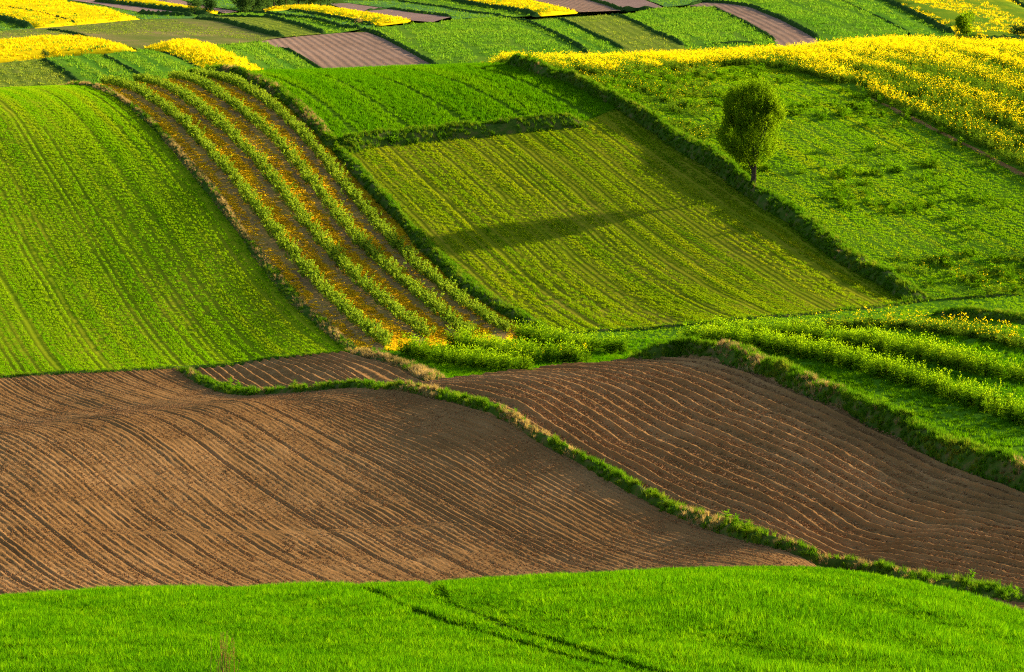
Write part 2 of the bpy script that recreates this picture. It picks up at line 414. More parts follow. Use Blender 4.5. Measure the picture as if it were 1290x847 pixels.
def seedbed(x, y, uv):
    u, v = uv[:, 0] + 0.16 * (vnoise(uv[:, 0] * .5, uv[:, 1] * .10, 5) - .5), uv[:, 1]
    k = np.floor(u / 0.37); ph = u / 0.37 - k
    amp = 0.025 + 0.06 * vnoise(k * 1.7 + .5, v * 0.05, 6) ** 1.5
    ridge = amp * (1 - np.abs(2 * ph - 1)) ** 1.1
    k2 = np.floor(u / 1.48); p2 = u / 1.48 - k2
    track = 0.05 * np.exp(-((p2 - .5) / .10) ** 2) * np.clip(2.2 * vnoise(k2 * 2.3 + .5, v * .04, 8) - .5, 0, 1.4)
    clods = 0.03 * (vnoise(x * 9.1, y * 4.6, 9) - .5) + 0.02 * (vnoise(x * 15.3, y * 7, 10) - .5)
    return ridge - track + clods + 0.10 * (vnoise(x / 2.6, y / 2.6, 11) - .5)
def ridges(spacing, amp):
    def fn(x, y, uv):
        u = uv[:, 0] + 0.12 * (vnoise(uv[:, 0] * .3, uv[:, 1] * .06, 15) - .5) + 0.10 * (vnoise(uv[:, 0] * 1.1, uv[:, 1] * .9, 16) - .5)
        k = np.floor(u / spacing); ph = u / spacing - k
        a = amp * (0.75 + 0.5 * vnoise(k * 1.3 + .5, uv[:, 1] * .10, 17))
        r = a * (0.5 - 0.5 * np.cos(2 * math.pi * ph)) ** 1.5
        return r + amp * .28 * (vnoise(x * 6.7, y * 3.9, 18) - .5) + amp * .25 * (vnoise(x * 12.9, y * 7.2, 19) - .5) + .15 * (vnoise(x / 3, y / 3, 20) - .5)
    return fn

near_field("wheat_field", "wheat", [Dd(-260, 34), Dd(1550, 34)], [Dd(-260, 100), Dd(645, 100), Dd(1550, 98)], [Dd(-260, 34), Dd(-260, 100)], [Dd(1550, 34), Dd(1550, 98)], 120, 150, M['wheat_soil'], -0.45, "gently domed field of bright green wheat below the bare ploughland", gentle)
TOP_B = [(-70.0, 199.0)] + [Dd(-200, 199)] + Ws([(0, 475), (100, 469), (215, 463.5)], 184) + PB2w[::-1]
near_field("ploughed_field", "brown", [(-18.0, 99.0), (10.0, 99.5), (33.3, 100.0)], TOP_B, [(-18.0, 99.0), (-70.0, 199.0)], PBw, 1050, 240, M['soil'], -0.495, "humped bare brown field combed with fine harrow lines", seedbed)

TOP_R = [PBw[-1]] + Ws([(520, 486.5)], 165) + [SBw[-1]] + Ws([(620, 473), (700, 464), (760, 458)], 165) + [RRBw[-1]]
# the ridged ploughland keeps its ridges parallel to its two long banks: u counts ridges across
def ridged(name, key, B, T, L, Rr, nc, nt, n_ridges, amp, label):
    g = coons(B, T, L, Rr, nc, nt)
    x, y = g[..., 0].ravel(), g[..., 1].ravel()
    c = np.tile(np.linspace(0, 1, nc), nt); al = np.repeat(np.linspace(0, 1, nt), nc) * 60
    uv = np.stack([c * n_ridges, al], 1)
    z = H(x, y) + ridges(1.0, amp)(x, y, uv)
    o = mesh_obj(name, np.stack([x, y, z], 1), grid_faces(nt, nc), M['soil_dark'], uv=np.stack([c * n_ridges * 1.2, al], 1))
    o["kind"] = "structure"; o["label"] = label; o["category"] = "field"
    fields[key] = (border(g), -0.45)
ridged("ridged_field", "ridged", [PBw[1], RRBw[0]], TOP_R, PBw[1:], RRBw, 400, 380, 20, 0.21, "brown ploughland drawn up in long even ridges between two grass banks")
ridged("ridged_field", "small_ridged", Ws([(300, 497), (350, 496), (400, 492), (450, 488)], 184) + [PBw[-1]] + Ws([(520, 486.5)], 165) + [SBw[-1]], Ws([(232, 462), (330, 453.5), (400, 448)], 184) + [LBw[0]], Ws([(300, 497), (255, 482), (232, 462)], 184), SBw[::-1], 190, 60, 19, 0.12, "narrow wedge of ridged brown soil at the foot of the striped slope")
near_field("young_crop_field", "left", [(-70.0, 199.0), Dd(-200, 199)] + Ws([(0, 474.5), (100, 468.5), (215, 463), (330, 452.5), (400, 447)], 184) + [LBw[0]], [(-100.0, 297.0), LBw[-1]], [(-70.0, 199.0), (-100.0, 297.0)], LBw, 130, 150, M['left_ground'], -0.373, "smooth yellow-green slope of young cereal ruled with thin drill lines", gentle)
near_field("bush_strip", "strip", [LBw[0]] + Ws([(520, 443), (600, 434)], 190) + [RBw[0]], [LBw[-1], (-40.0, 300.0), (76.9 - .359 * 312, 312.0)], LBw, RBw, 70, 150, M['strip_ground'], -0.366, "ochre and brown strip of ground under the rows of bushes", gentle)
near_field("thin_crop_field", "mid", BASEw[:6], FBw, RBlow, TBlow, 150, 150, M['mid_ground'], -0.366, "olive green dished slope of thin cereal below the lone tree", gentle)
near_field("lush_crop_field", "upper", FBw, [RBw[-1], TBw[-1]], RBup, TBup, 110, 90, M['upper_ground'], -0.366, "deep green crop field above the dark grass bank", gentle)
near_field("weedy_field", "right", BASEw[5:], RAPE_F, TBw[:12], [Dd(1500, 225), Dd(1500, 240)], 130, 130, M['right_ground'], -0.373, "bright green slope dotted with stray weeds behind the lone tree", gentle)
near_field("rapeseed_field", "rape", RAPE_F, [Dd(605, 335), Dd(900, 352), Dd(1290, 375), Dd(1500, 385)], [TBw[11], Dd(605, 335)], [Dd(1500, 240), Dd(1500, 385)], 90, 60, M['right_ground'], -0.373, "ground beneath the flowering rapeseed on the crest", gentle)
near_field("valley_meadow", "meadow", SBw[::-1][:1] + TOP_R[3:-1] + RRBw[::-1], BASEw, SBw[::-1] + [RBw[0]], [RRBw[0], Dd(1500, 225)], 150, 70, M['meadow'], -0.373, "green valley floor between the ploughed ridges and the long slope", gentle)

# ------------------------------------------------------------------ plants that are scattered in their thousands
def blade_tuft(name, mat, nb, h, w, lean, rad, seed, droop=0.35, seg=2, row=1.0):
    r = random.Random(seed); V, F = [], []
    for _ in range(nb):
        a = r.uniform(0, 6.283); rr = rad * math.sqrt(r.random()); bx, by = rr * math.cos(a), rr * math.sin(a) * row
        d = r.uniform(0, 6.283); L = h * r.uniform(.6, 1.15); ln = lean * r.uniform(.3, 1.3); ww = w * r.uniform(.7, 1.3)
        dx, dy = math.cos(d), math.sin(d); px_, py_ = -dy, dx
        b0 = len(V)
        for k in range(seg + 1):
            t = k / seg; off = ln * t + droop * L * t * t * .5; z = L * t * (1 - droop * .35 * t)
            hw = ww * (1 - t) * .5 + (0.0 if k == seg else ww * .12)
            if k == seg: V.append((bx + dx * off, by + dy * off, z))
            else:
                V.append((bx + dx * off - px_ * hw, by + dy * off - py_ * hw, z)); V.append((bx + dx * off + px_ * hw, by + dy * off + py_ * hw, z))
        for k in range(seg - 1):
            i = b0 + 2 * k; F.append((i, i + 1, i + 3, i + 2))
        i = b0 + 2 * (seg - 1); F.append((i, i + 1, i + 2))
    me = bpy.data.meshes.new(name); me.from_pydata(V, [], F); me.materials.append(mat)
    return bpy.data.objects.new(name, me)
def quad(V, F, FM, c, u, v, mi):
    b = len(V); c, u, v = Vector(c), Vector(u), Vector(v)
    V.extend([tuple(c - u), tuple(c + v * .55 + u * .0 - v), tuple(c + u), tuple(c + v)])
    F.append((b, b + 1, b + 2, b + 3)); FM.append(mi)
def rape_plant(name, seed, flowers, h=1.1, leaves=16):
    r = random.Random(seed); V, F, FM = [], [], []
    for s_ in range(4):
        a = r.uniform(0, 6.283); lean = r.uniform(.05, .28); top = Vector((math.cos(a) * lean, math.sin(a) * lean, h * r.uniform(.78, 1.08)))
        base = Vector((math.cos(a) * .04, math.sin(a) * .04, 0)); sd_ = Vector((-math.sin(a), math.cos(a), 0)) * .012
        b = len(V); V.extend([tuple(base - sd_), tuple(base + sd_), tuple(top)]); F.append((b, b + 1, b + 2)); FM.append(0)
        for k in range(leaves // 4):
            t = r.uniform(.15, .8); p = base.lerp(top, t); d = r.uniform(0, 6.283); L = r.uniform(.08, .17) * (1.25 - t * .6)
            dr = Vector((math.cos(d), math.sin(d), r.uniform(-.2, .6))).normalized()
            sdv = dr.cross(Vector((0, 0, 1))).normalized()
            c = p + dr * L
            bb = len(V); V.extend([tuple(p), tuple(c - sdv * L * .45), tuple(c + dr * L), tuple(c + sdv * L * .45)]); F.append((bb, bb + 1, bb + 2, bb + 3)); FM.append(0)
        nf = flowers if flowers >= 1 else (1 if r.random() < flowers else 0)
        for k in range(int(nf)):
            t = r.uniform(-.22, .05); p = top + Vector((r.gauss(0, .06), r.gauss(0, .06), t * .7)); q = .034 * r.uniform(.8, 1.3)
            n1 = Vector((r.gauss(0, 1), r.gauss(0, 1), r.gauss(.6, .6))).normalized(); u = n1.orthogonal().normalized() * q; v = n1.cross(u).normalized() * q
            b = len(V); V.extend([tuple(p - u), tuple(p - v), tuple(p + u), tuple(p + v)]); F.append((b, b + 1, b + 2, b + 3)); FM.append(1)
    me = bpy.data.meshes.new(name); me.from_pydata(V, [], F); me.materials.append(M['rape_leaf']); me.materials.append(M['rape_flower'])
    me.polygons.foreach_set("material_index", FM)
    return bpy.data.objects.new(name, me)
def clod(name, seed):
    bm = bmesh.new(); bmesh.ops.create_icosphere(bm, subdivisions=1, radius=1.0); r = random.Random(seed)
    for v in bm.verts: v.co = v.co * r.uniform(.65, 1.15); v.co.z *= .65
    me = bpy.data.meshes.new(name); bm.to_mesh(me); bm.free(); me.materials.append(M['clod'])
    return bpy.data.objects.new(name, me)
def kit(name, objs):
    c = bpy.data.collections.new(name)
    for o in objs: c.objects.link(o)
    return c
K_wheat = kit("wheat_kit", [blade_tuft("wheat_tuft", M['wheat'], 11, .30, .026, .05, .07, 10 + i, .5) for i in range(6)])
K_young = kit("young_kit", [blade_tuft("young_tuft", M['young'], 40, .12, .019, .03, .11, 20 + i, .4, row=3.5) for i in range(5)])
K_thin = kit("thin_kit", [blade_tuft("thin_tuft", M['thin'], 38, .12, .019, .03, .11, 30 + i, .4, row=3.5) for i in range(5)])
K_lush = kit("lush_kit", [blade_tuft("lush_tuft", M['lush'], 18, .34, .035, .08, .20, 40 + i, .5) for i in range(5)])
K_weedy = kit("weedy_kit", [blade_tuft("meadow_tuft", M['young'], 16, .20, .032, .06, .18, 45 + i, .5) for i in range(4)])
M['slope_grass'] = leaf_mat('slope_grass', [(.06, .175, .002), (.11, .225, .002), (.19, .24, .005)], .45, .8, spread=.2, streak=-.373)
K_weedy2 = kit("slope_grass_kit", [blade_tuft("slope_grass_tuft", M['slope_grass'], 22, .15, .03, .05, .12, 47 + i, .5, row=3.0) for i in range(4)])
M['weed_leaf'] = leaf_mat('weed_leaf', [(.055, .16, .002), (.09, .205, .003), (.14, .24, .004)], .40, .5)
K_bank = kit("bank_kit", [blade_tuft("grass_tuft", M['grass'], 26, .48, .028, .10, .14, 50 + i, .6, 3) for i in range(5)])
K_tan = kit("tan_kit", [blade_tuft("dry_tuft", M['tan'], 24, .46, .022, .10, .12, 60 + i, .6, 3) for i in range(4)] )
K_ochre = kit("ochre_kit", [blade_tuft("ochre_tuft", M['ochre'], 26, .11, .035, .05, .18, 70 + i, .9) for i in range(4)])
K_rape = kit("rape_kit", [rape_plant("rape_plant", 80 + i, (0, .4, 1, 1, 2, 3, 4, 5)[i], 1.1, 22) for i in range(8)])
K_rape_low = kit("young_rape_kit", [rape_plant("young_rape_plant", 90 + i, 3, 1.15, 36) for i in range(8)])
K_weed = kit("weed_kit", [rape_plant("weed_plant", 100 + i, .05 if i > 1 else 1, .75, 26) for i in range(8)])
M['row_leaf'] = leaf_mat('row_leaf', [(.05, .13, .003), (.09, .19, .004), (.15, .25, .006)], .42, .4)
M['bud'] = leaf_mat('rape_bud', [(.10, .20, .003), (.15, .26, .004), (.22, .31, .005)], .45, .4)
for o_ in K_rape_low.objects: o_.data.materials[0] = M['row_leaf']; o_.data.materials[1] = M['bud']
K_leafy = kit("leafy_weed_kit", [rape_plant("leafy_weed", 130 + i, 0, .6, 36) for i in range(6)])
for o_ in K_leafy.objects: o_.data.materials[0] = M['weed_leaf']
K_clod = kit("clod_kit", [clod("soil_clod", 110 + i) for i in range(5)])

def gn_tree(kitc):
    nt = bpy.data.node_groups.new("scatter_" + kitc.name, 'GeometryNodeTree')
    nt.interface.new_socket("Geometry", in_out='INPUT', socket_type='NodeSocketGeometry')
    nt.interface.new_socket("Geometry", in_out='OUTPUT', socket_type='NodeSocketGeometry')
    gi = nt.nodes.new("NodeGroupInput"); go = nt.nodes.new("NodeGroupOutput")
    ci = nt.nodes.new("GeometryNodeCollectionInfo"); ci.inputs["Collection"].default_value = kitc
    ci.inputs["Separate Children"].default_value = True; ci.inputs["Reset Children"].default_value = True
    ip = nt.nodes.new("GeometryNodeInstanceOnPoints"); ip.inputs["Pick Instance"].default_value = True
    def attr(nm, ty):
        a = nt.nodes.new("GeometryNodeInputNamedAttribute"); a.data_type = ty; a.inputs["Name"].default_value = nm
        return a.outputs["Attribute"]
    nt.links.new(gi.outputs[0], ip.inputs["Points"]); nt.links.new(ci.outputs[0], ip.inputs["Instance"])
    nt.links.new(attr("idx", 'INT'), ip.inputs["Instance Index"]); nt.links.new(attr("rot", 'FLOAT_VECTOR'), ip.inputs["Rotation"]); nt.links.new(attr("scl", 'FLOAT_VECTOR'), ip.inputs["Scale"])
    nt.links.new(ip.outputs[0], go.inputs[0])
    return nt
_gn = {}
def scatter(name, label, cat, pts, kitc, smin, smax, tilt=0.15, zscale=None, group=None, margin=0.21, pick=None, along=None):
    """one stand of plants: a cloud of points, each carrying one plant of the kit; pts are x, y, z rows"""
    pts = np.asarray(pts, float)
    s = pts[:, 0] / pts[:, 1]
    pts = pts[np.abs(s) < 0.1665 * (1 + margin)]
    m = len(pts)
    me = bpy.data.meshes.new(name); me.vertices.add(m); me.vertices.foreach_set("co", pts.astype(np.float32).ravel())
    rot = np.stack([rng.normal(0, tilt, m), rng.normal(0, tilt, m), rng.uniform(0, 6.283, m)], 1)
    if along is not None: rot[:, 2] = math.atan(-along) + rng.normal(0, .03, m) + math.pi * rng.integers(0, 2, m)
    sc = rng.uniform(smin, smax, m); scl = np.stack([sc, sc, sc * (rng.uniform(.8, 1.2, m) if zscale is None else zscale(pts))], 1)
    a = me.attributes.new("rot", 'FLOAT_VECTOR', 'POINT'); a.data.foreach_set("vector", rot.astype(np.float32).ravel())
    a = me.attributes.new("scl", 'FLOAT_VECTOR', 'POINT'); a.data.foreach_set("vector", scl.astype(np.float32).ravel())
    a = me.attributes.new("idx", 'INT', 'POINT'); a.data.foreach_set("value", (rng.integers(0, len(kitc.objects), m) if pick is None else pick(pts)).astype(np.int32))
    o = bpy.data.objects.new(name, me); col.objects.link(o)
    md = o.modifiers.new("plants", 'NODES')
    if kitc.name not in _gn: _gn[kitc.name] = gn_tree(kitc)
    md.node_group = _gn[kitc.name]
    return tag(o, label, cat, "stuff", group)
def lift(x, y, dz=0.0):
    return np.stack([x, y, H(x, y) + dz], 1)
def random_in(key, per_m2):
    poly, _ = fields[key]; lo, hi = poly.min(0), poly.max(0)
    hi = np.minimum(hi, [80, 420])
    m = int((hi[0] - lo[0]) * (hi[1] - lo[1]) * per_m2)
    x, y = rng.uniform(lo[0], hi[0], m), rng.uniform(lo[1], hi[1], m)
    k = (np.abs(x / y) < .203)
    x, y = x[k], y[k]
    k = inside(poly, x, y)
    return x[k], y[k]
def rows_in(key, spacing, step, jitter, slope=None):
    poly, sl = fields[key]; sl = sl if slope is None else slope
    q = math.hypot(1, sl); u = (poly[:, 0] - sl * poly[:, 1]) / q; v = (sl * poly[:, 0] + poly[:, 1]) / q
    uu = np.arange(u.min(), u.max(), spacing); vv = np.arange(v.min(), v.max(), step)
    U, Vv = np.meshgrid(uu, vv); U = U.ravel() + rng.normal(0, jitter, U.size); Vv = Vv.ravel() + rng.uniform(-step, step, Vv.size)
    U = U + 0.35 * (vnoise(U * .3, Vv * .06, 31) - .5)
    x = (U + sl * Vv) / q; y = (Vv - sl * U) / q
    k = (y > 20) & (np.abs(x / np.maximum(y, 1)) < .2); x, y, U, Vv = x[k], y[k], U[k], Vv[k]
    k = inside(poly, x, y)
    return x[k], y[k], U[k], Vv[k]
def seg_dist(x, y, line):
    d = np.full(len(x), 1e9); L = np.asarray([q[:2] for q in line], float)
    for a, b in zip(L[:-1], L[1:]):
        ab = b - a; t = np.clip(((x - a[0]) * ab[0] + (y - a[1]) * ab[1]) / (ab @ ab), 0, 1)
        d = np.minimum(d, np.hypot(x - a[0] - t * ab[0], y - a[1] - t * ab[1]))
    return d

# wheat in the foreground, pressed flat along two wheel ruts
x, y = random_in("wheat", 125)
k = y > 44; x, y = x[k], y[k]
rutA = Ws([(447, 746), (500, 768), (560, 789), (640, 812), (720, 834), (800, 852), (900, 880)], 40); rutB = Ws([(503, 741), (560, 765), (640, 795), (700, 815), (760, 833), (820, 850), (920, 878)], 40)
rutA = [(1.6 * rutA[0][0] - .6 * rutA[1][0], 1.6 * rutA[0][1] - .6 * rutA[1][1])] + rutA
dr = np.minimum(seg_dist(x, y, rutA), seg_dist(x, y, rutB))
k = dr > 0.22 + 0.08 * vnoise(x * 2, y * 2, 40)
pressed = lift(x[~k], y[~k])
scatter("pressed_wheat", "wheat flattened in the two wheel ruts", "wheat", pressed, K_wheat, .45, .8, .5, zscale=lambda p: rng.uniform(.15, .55, len(p)))
x, y = x[k], y[k]
uvw = strip_uv(np.stack([x, y], 1), -0.45)
hz = 0.75 + 0.5 * vnoise(uvw[:, 0] * .55, uvw[:, 1] * .12, 41) + .3 * (vnoise(x * 1.5, y * 1.5, 42) - .5)
zmap = hz
scatter("wheat", "dense bright green wheat with two wheel ruts, at the foot of the bare ploughland", "wheat", lift(x, y), K_wheat, .7, 1.05, .18, zscale=lambda p: 0.50 + 1.0 * vnoise((p[:, 0] + .45 * p[:, 1]) * .5, (p[:, 1] - .45 * p[:, 0]) * .11, 41) + .35 * (vnoise(p[:, 0] * 1.5, p[:, 1] * 1.5, 42) - .5))
# drilled cereals on the slope: whole rows stand taller or shorter for a long way
def row_height(p, sl, sp, amt):
    q = math.hypot(1, sl); u = (p[:, 0] - sl * p[:, 1]) / q; v = (sl * p[:, 0] + p[:, 1]) / q
    n_ = .65 * vnoise(u / sp * .45, v * .012, 143) + .35 * vnoise(u * .7, v * .010, 144)
    return np.clip(.95 + amt * 2.6 * (n_ - .5), .15, 2.2)
x, y, U, V_ = rows_in("left", .25, .24, .035)
k = rng.uniform(0, 1, len(x)) < 1.02 - 1.1 * (vnoise(np.round(U / .25) * 1.9 + .4, V_ * .010, 43) < .24) - .3 * vnoise(U * .4, V_ * .03, 44) - .5 * (np.abs((U + 1) % 4.6 - .3) < .22) * vnoise(U * .3, V_ * .05, 48)
scatter("young_cereal", "short yellow-green cereal in fine drill rows on the smooth slope", "crop", lift(x[k], y[k]), K_young, .85, 1.15, .06, along=-.373, zscale=lambda p: row_height(p, -.373, .25, .42))
x, y, U, V_ = rows_in("mid", .27, .24, .035)
k = rng.uniform(0, 1, len(x)) < 1.0 - 1.1 * (vnoise(np.round(U / .27) * 1.9 + .4, V_ * .008, 45) < .36) - .45 * vnoise(U * .4, V_ * .03, 46) - .4 * (np.abs((U + 2) % 3.9 - .3) < .25)
scatter("thin_cereal", "thin olive cereal in drill rows on the slope below the lone tree", "crop", lift(x[k], y[k]), K_thin, .85, 1.15, .06, along=-.366, zscale=lambda p: row_height(p, -.366, .27, .75))
x, y, U, V_ = rows_in("upper", .5, .28, .16)
k = np.abs((U + .4) % 5.5 - .2) > .28 * (1 + vnoise(U, V_ * .1, 47))
scatter("lush_cereal", "deep green leafy crop above the dark grass bank", "crop", lift(x[k], y[k]), K_lush, .8, 1.25)
x, y, U, V_ = rows_in("right", .34, .26, .09)
k = rng.uniform(0, 1, len(x)) < 1.05 - .8 * (vnoise(np.round(U / .34) * 1.7 + .3, V_ * .012, 148) < .25); x, y = x[k], y[k]
scatter("meadow_grass", "short bright grass on the slope behind the lone tree", "grass", lift(x, y), K_weedy2, .6, 1.1, .1, along=-.373)
x, y = random_in("meadow", 9)
pxs, pys = project(x, y, H(x, y)); k = pys > 432 - .02 * (pxs - 645)
scatter("meadow_grass", "short bright grass along the foot of the long slope", "grass", lift(x[~k], y[~k]), K_weedy, .45, .75)
scatter("meadow_grass", "lush grass, coloured darker for the row shade, between the crop rows and the thick bank", "grass", lift(x[k], y[k]), K_lush, .5, .85)  # lush blades; their darker green also paints in the shade between the rows
# weeds
x, y = random_in("right", 3.2)
dens = vnoise(x * .14, y * .10, 50) * .45 + vnoise(x * 1.0, y * .5, 51) * .75
k = dens > .79
scatter("weeds", "loose clumps of leafy weeds on the slope behind the lone tree", "weeds", lift(x[k], y[k]), K_leafy, .75, 1.45)
x, y = random_in("right", 3.0)
pxs, pys = project(x, y, H(x, y))
k = ((pxs < 905) & (pys < 185) & (vnoise(x * .5, y * .5, 52) > .35)) | ((pys > 325) & (pxs > 1130) & (vnoise(x * .5, y * .5, 53) > .55)) | (vnoise(x * .25, y * .2, 58) * .6 + vnoise(x * 1.1, y * .6, 59) * .5 > .88)
scatter("weeds", "thin yellow-flowered rapeseed volunteers by the grass bank of the lone tree", "weeds", lift(x[k], y[k]), K_weed, .7, 1.1)
# the flowering field on the crest
x, y = random_in("rape", 9)
k = vnoise((x + .373 * y) * .5, (y - .373 * x) * .1, 54) + .5 * vnoise(x * .8, y * .8, 55) > .42
scatter("rapeseed", "yellow flowering rapeseed covering the crest behind the weedy slope", "rapeseed", lift(x[k], y[k]), K_rape, .75, 1.2, pick=lambda p: np.clip(8 * (1.25 * vnoise((p[:, 0] + .373 * p[:, 1]) * .55, (p[:, 1] - .373 * p[:, 0]) * .07, 56) - .70 + np.clip((p[:, 1] - 262) / 60, 0, 1) * .36 + .35 * vnoise(p[:, 0] * .9, p[:, 1] * .5, 57) + rng.normal(0, .18, len(p))), 0, 7))

# ------------------------------------------------------------------ grass banks between the fields
def bank(line, h, w, label, tuft_m2=24, tan_frac=.35, skew=0.0, tan_side=1, hnoise=.9, tuft=(.6, 1.2)):
    p = smooth(line, max(20, int(sum(math.dist(a[:2], b[:2]) for a, b in zip(line[:-1], line[1:])) / .5)), 2)
    tg = np.gradient(p, axis=0); tg /= np.hypot(tg[:, 0], tg[:, 1])[:, None]; nr = np.stack([tg[:, 1], -tg[:, 0]], 1)
    prof = [(-1, -.25), (-.75, .35), (-.35, .88), (0, 1.0), (.35, .9), (.75, .4), (1, -.25)]
    m = len(p); al = np.cumsum(np.concatenate([[0], np.hypot(*np.diff(p, axis=0).T)]))
    hv = h * (1 - hnoise / 2 + hnoise * (.6 * vnoise(al * .18, al * 0, 60) + .4 * vnoise(al * .8, al * 0, 66))); wv = w * (.65 + .7 * vnoise(al * .25 + 9, al * 0, 61))
    fade = np.clip(np.minimum(al, al[-1] - al) / 1.5, .05, 1); hv = hv * fade
    V = []
    for c, (o, hh) in enumerate(prof):
        q = p + nr * (o * wv + skew * w * (1 - abs(o)))[:, None]
        V.append(np.stack([q[:, 0], q[:, 1], H(q[:, 0], q[:, 1]) + hv * hh + .08 * (vnoise(q[:, 0] * 2, q[:, 1] * 2, 62) - .5)], 1))
    V = np.stack(V, 1)
    b = mesh_obj("grass_bank", V.reshape(-1, 3), grid_faces(m, len(prof)), M['bank'])
    b["kind"] = "structure"; b["label"] = "earth of the " + label; b["category"] = "bank"
    cnt = int(al[-1] * 2 * w * tuft_m2)
    i = rng.uniform(0, m - 1.001, cnt); j = rng.uniform(0, len(prof) - 1.001, cnt); ii, jj = i.astype(int), j.astype(int); a_, b_ = (i - ii)[:, None], (j - jj)[:, None]
    q = V[ii, jj] * (1 - a_) * (1 - b_) + V[ii + 1, jj] * a_ * (1 - b_) + V[ii, jj + 1] * (1 - a_) * b_ + V[ii + 1, jj + 1] * a_ * b_
    q = q[vnoise(q[:, 0] * .9, q[:, 1] * .9, 67) > .13]; cnt = len(q); j = np.full(cnt, 3.0)
    tn = vnoise(q[:, 0] * .45, q[:, 1] * .45, 63) * .8 + rng.uniform(0, .35, cnt) + tan_side * .25 * (j / 6 - .5) < tan_frac
    scatter("bank_grass", "green tufts on the " + label, "grass", q[~tn], K_bank, *tuft, .25)
    wk = rng.uniform(0, 1, cnt) < .035 * (vnoise(q[:, 0] * .2, q[:, 1] * .2, 68) > .5)
    if h > .3 and wk.sum() > 3: scatter("bank_weeds", "leafy weeds on the " + label, "weeds", q[wk], K_leafy, .5, 1.2)
    if tn.sum() > 5: scatter("dry_grass", "straw-coloured tufts on the " + label, "grass", q[tn], K_tan, *tuft, .25)
bank(LBw, .22, .42, "bank between the smooth young cereal and the bush strip", tan_frac=.66, tuft=(.35, .7))
bank(RBlow, .55, .6, "bank between the bush strip and the thin cereal", tan_frac=.22, tuft=(.5, .8))
bank(RBup, .65, .7, "bank climbing along the deep green crop above the bush strip", tan_frac=.55, tuft=(.5, .9))
bank(TBw[:12], 1.0, 1.0, "high dark bank that the lone tree stands on", tan_frac=.2, skew=-.15, tuft=(.5, .95))
bank(FBw[:-1], 1.0, 1.0, "dark bank below the deep green crop", tan_frac=.12, tuft=(.5, .95))
bank(PBw[1:], .35, .45, "winding bank that parts the humped bare soil from the long ridges", tan_frac=.45, tuft=(.5, .95))
bank(PB2w, .32, .40, "low bank round the wedge of small ridges", tan_frac=.25, tuft=(.45, .85))
bank(RRBw, .90, .95, "thick bank along the ridged ploughland and the crop rows", tan_frac=.36, tuft=(.6, 1.05))
bank(SBw, .30, .5, "short straw-coloured bank at the foot of the bush strip", tan_frac=.85, tuft=(.5, .9))
bank(Ws([(1178, 396), (1215, 397), (1250, 401), (1300, 408)], 195), .5, .6, "short hummocky bank in the valley meadow", tan_frac=.2, tuft=(.5, .9))
bank([BASEw[0]] + BASEw[1:7], .12, .3, "low ridge of grass along the foot of the thin cereal", tan_frac=.1, tuft=(.3, .6))
bank(Ws([(-30, 476.5), (0, 475), (100, 469), (215, 463.5), (330, 453), (400, 447.5), (440, 443)], 184), .10, .3, "narrow green edge below the smooth young cereal", tan_frac=.05, tuft=(.3, .55))

# ------------------------------------------------------------------ rows of currant bushes
def bush_mesh(seed, h=.85, n=260, wide=.42):
    r = random.Random(seed); V, F = [], []
    stems = [(r.gauss(0, .22), r.gauss(0, .16), r.uniform(0, 6.28), r.uniform(.7, 1.1) * h) for _ in range(11)]
    for k in range(n):
        sx, sy, a, L = r.choice(stems); t = r.uniform(.12, 1.0) ** .8
        lean = .22 * t
        c = Vector((sx * (1 + .7 * t) + math.cos(a) * lean * .7 + r.gauss(0, .05), sy * (1 + .7 * t) + math.sin(a) * lean * .7 + r.gauss(0, .05), L * t))
        q = r.uniform(.045, .085); nn = Vector((r.gauss(0, 1), r.gauss(0, 1), r.gauss(.5, .7))).normalized(); u = nn.orthogonal().normalized(); u.rotate(Euler((0, 0, r.uniform(0, 6)))); v = nn.cross(u).normalized()
        b = len(V); V.extend([tuple(c - u * q), tuple(c - v * q * .8), tuple(c + u * q), tuple(c + v * q * .8)]); F.append((b, b + 1, b + 2, b + 3))
    for sx, sy, a, L in stems:
        b = len(V); V.extend([(sx - .012, sy, 0), (sx + .012, sy, 0), (sx * 1.6, sy * 1.6, L * .8)]); F.append((b, b + 1, b + 2))
    me = bpy.data.meshes.new("bush"); me.from_pydata(V, [], F); me.materials.append(M['bush']); return me
bush_meshes = [bush_mesh(200 + i) for i in range(9)]
def bush_row(line, label, step=.40):
    L = sum(math.dist(a[:2], b[:2]) for a, b in zip(line[:-1], line[1:]))
    p = resample(line, int(L / step))
    root = bpy.data.objects.new("bush_row", None); col.objects.link(root)
    z0 = float(H(*p[0])); root.location = (p[0][0], p[0][1], z0); root.empty_display_size = .3
    tag(root, label, "bush row", None, "rows of bushes on the striped slope")
    for q in p:
        jx, jy = random.gauss(0, .05), random.gauss(0, .05)
        o = bpy.data.objects.new("bush", random.choice(bush_meshes)); col.objects.link(o); o.parent = root
        sc_ = random.uniform(.72, 1.02)
        o.location = (q[0] + jx - p[0][0], q[1] + jy - p[0][1], float(H(q[0] + jx, q[1] + jy)) - .03 - z0)
        o.rotation_euler = (0, 0, random.uniform(0, 6.283)); o.scale = (sc_, sc_, sc_ * random.uniform(.85, 1.15))
    return p
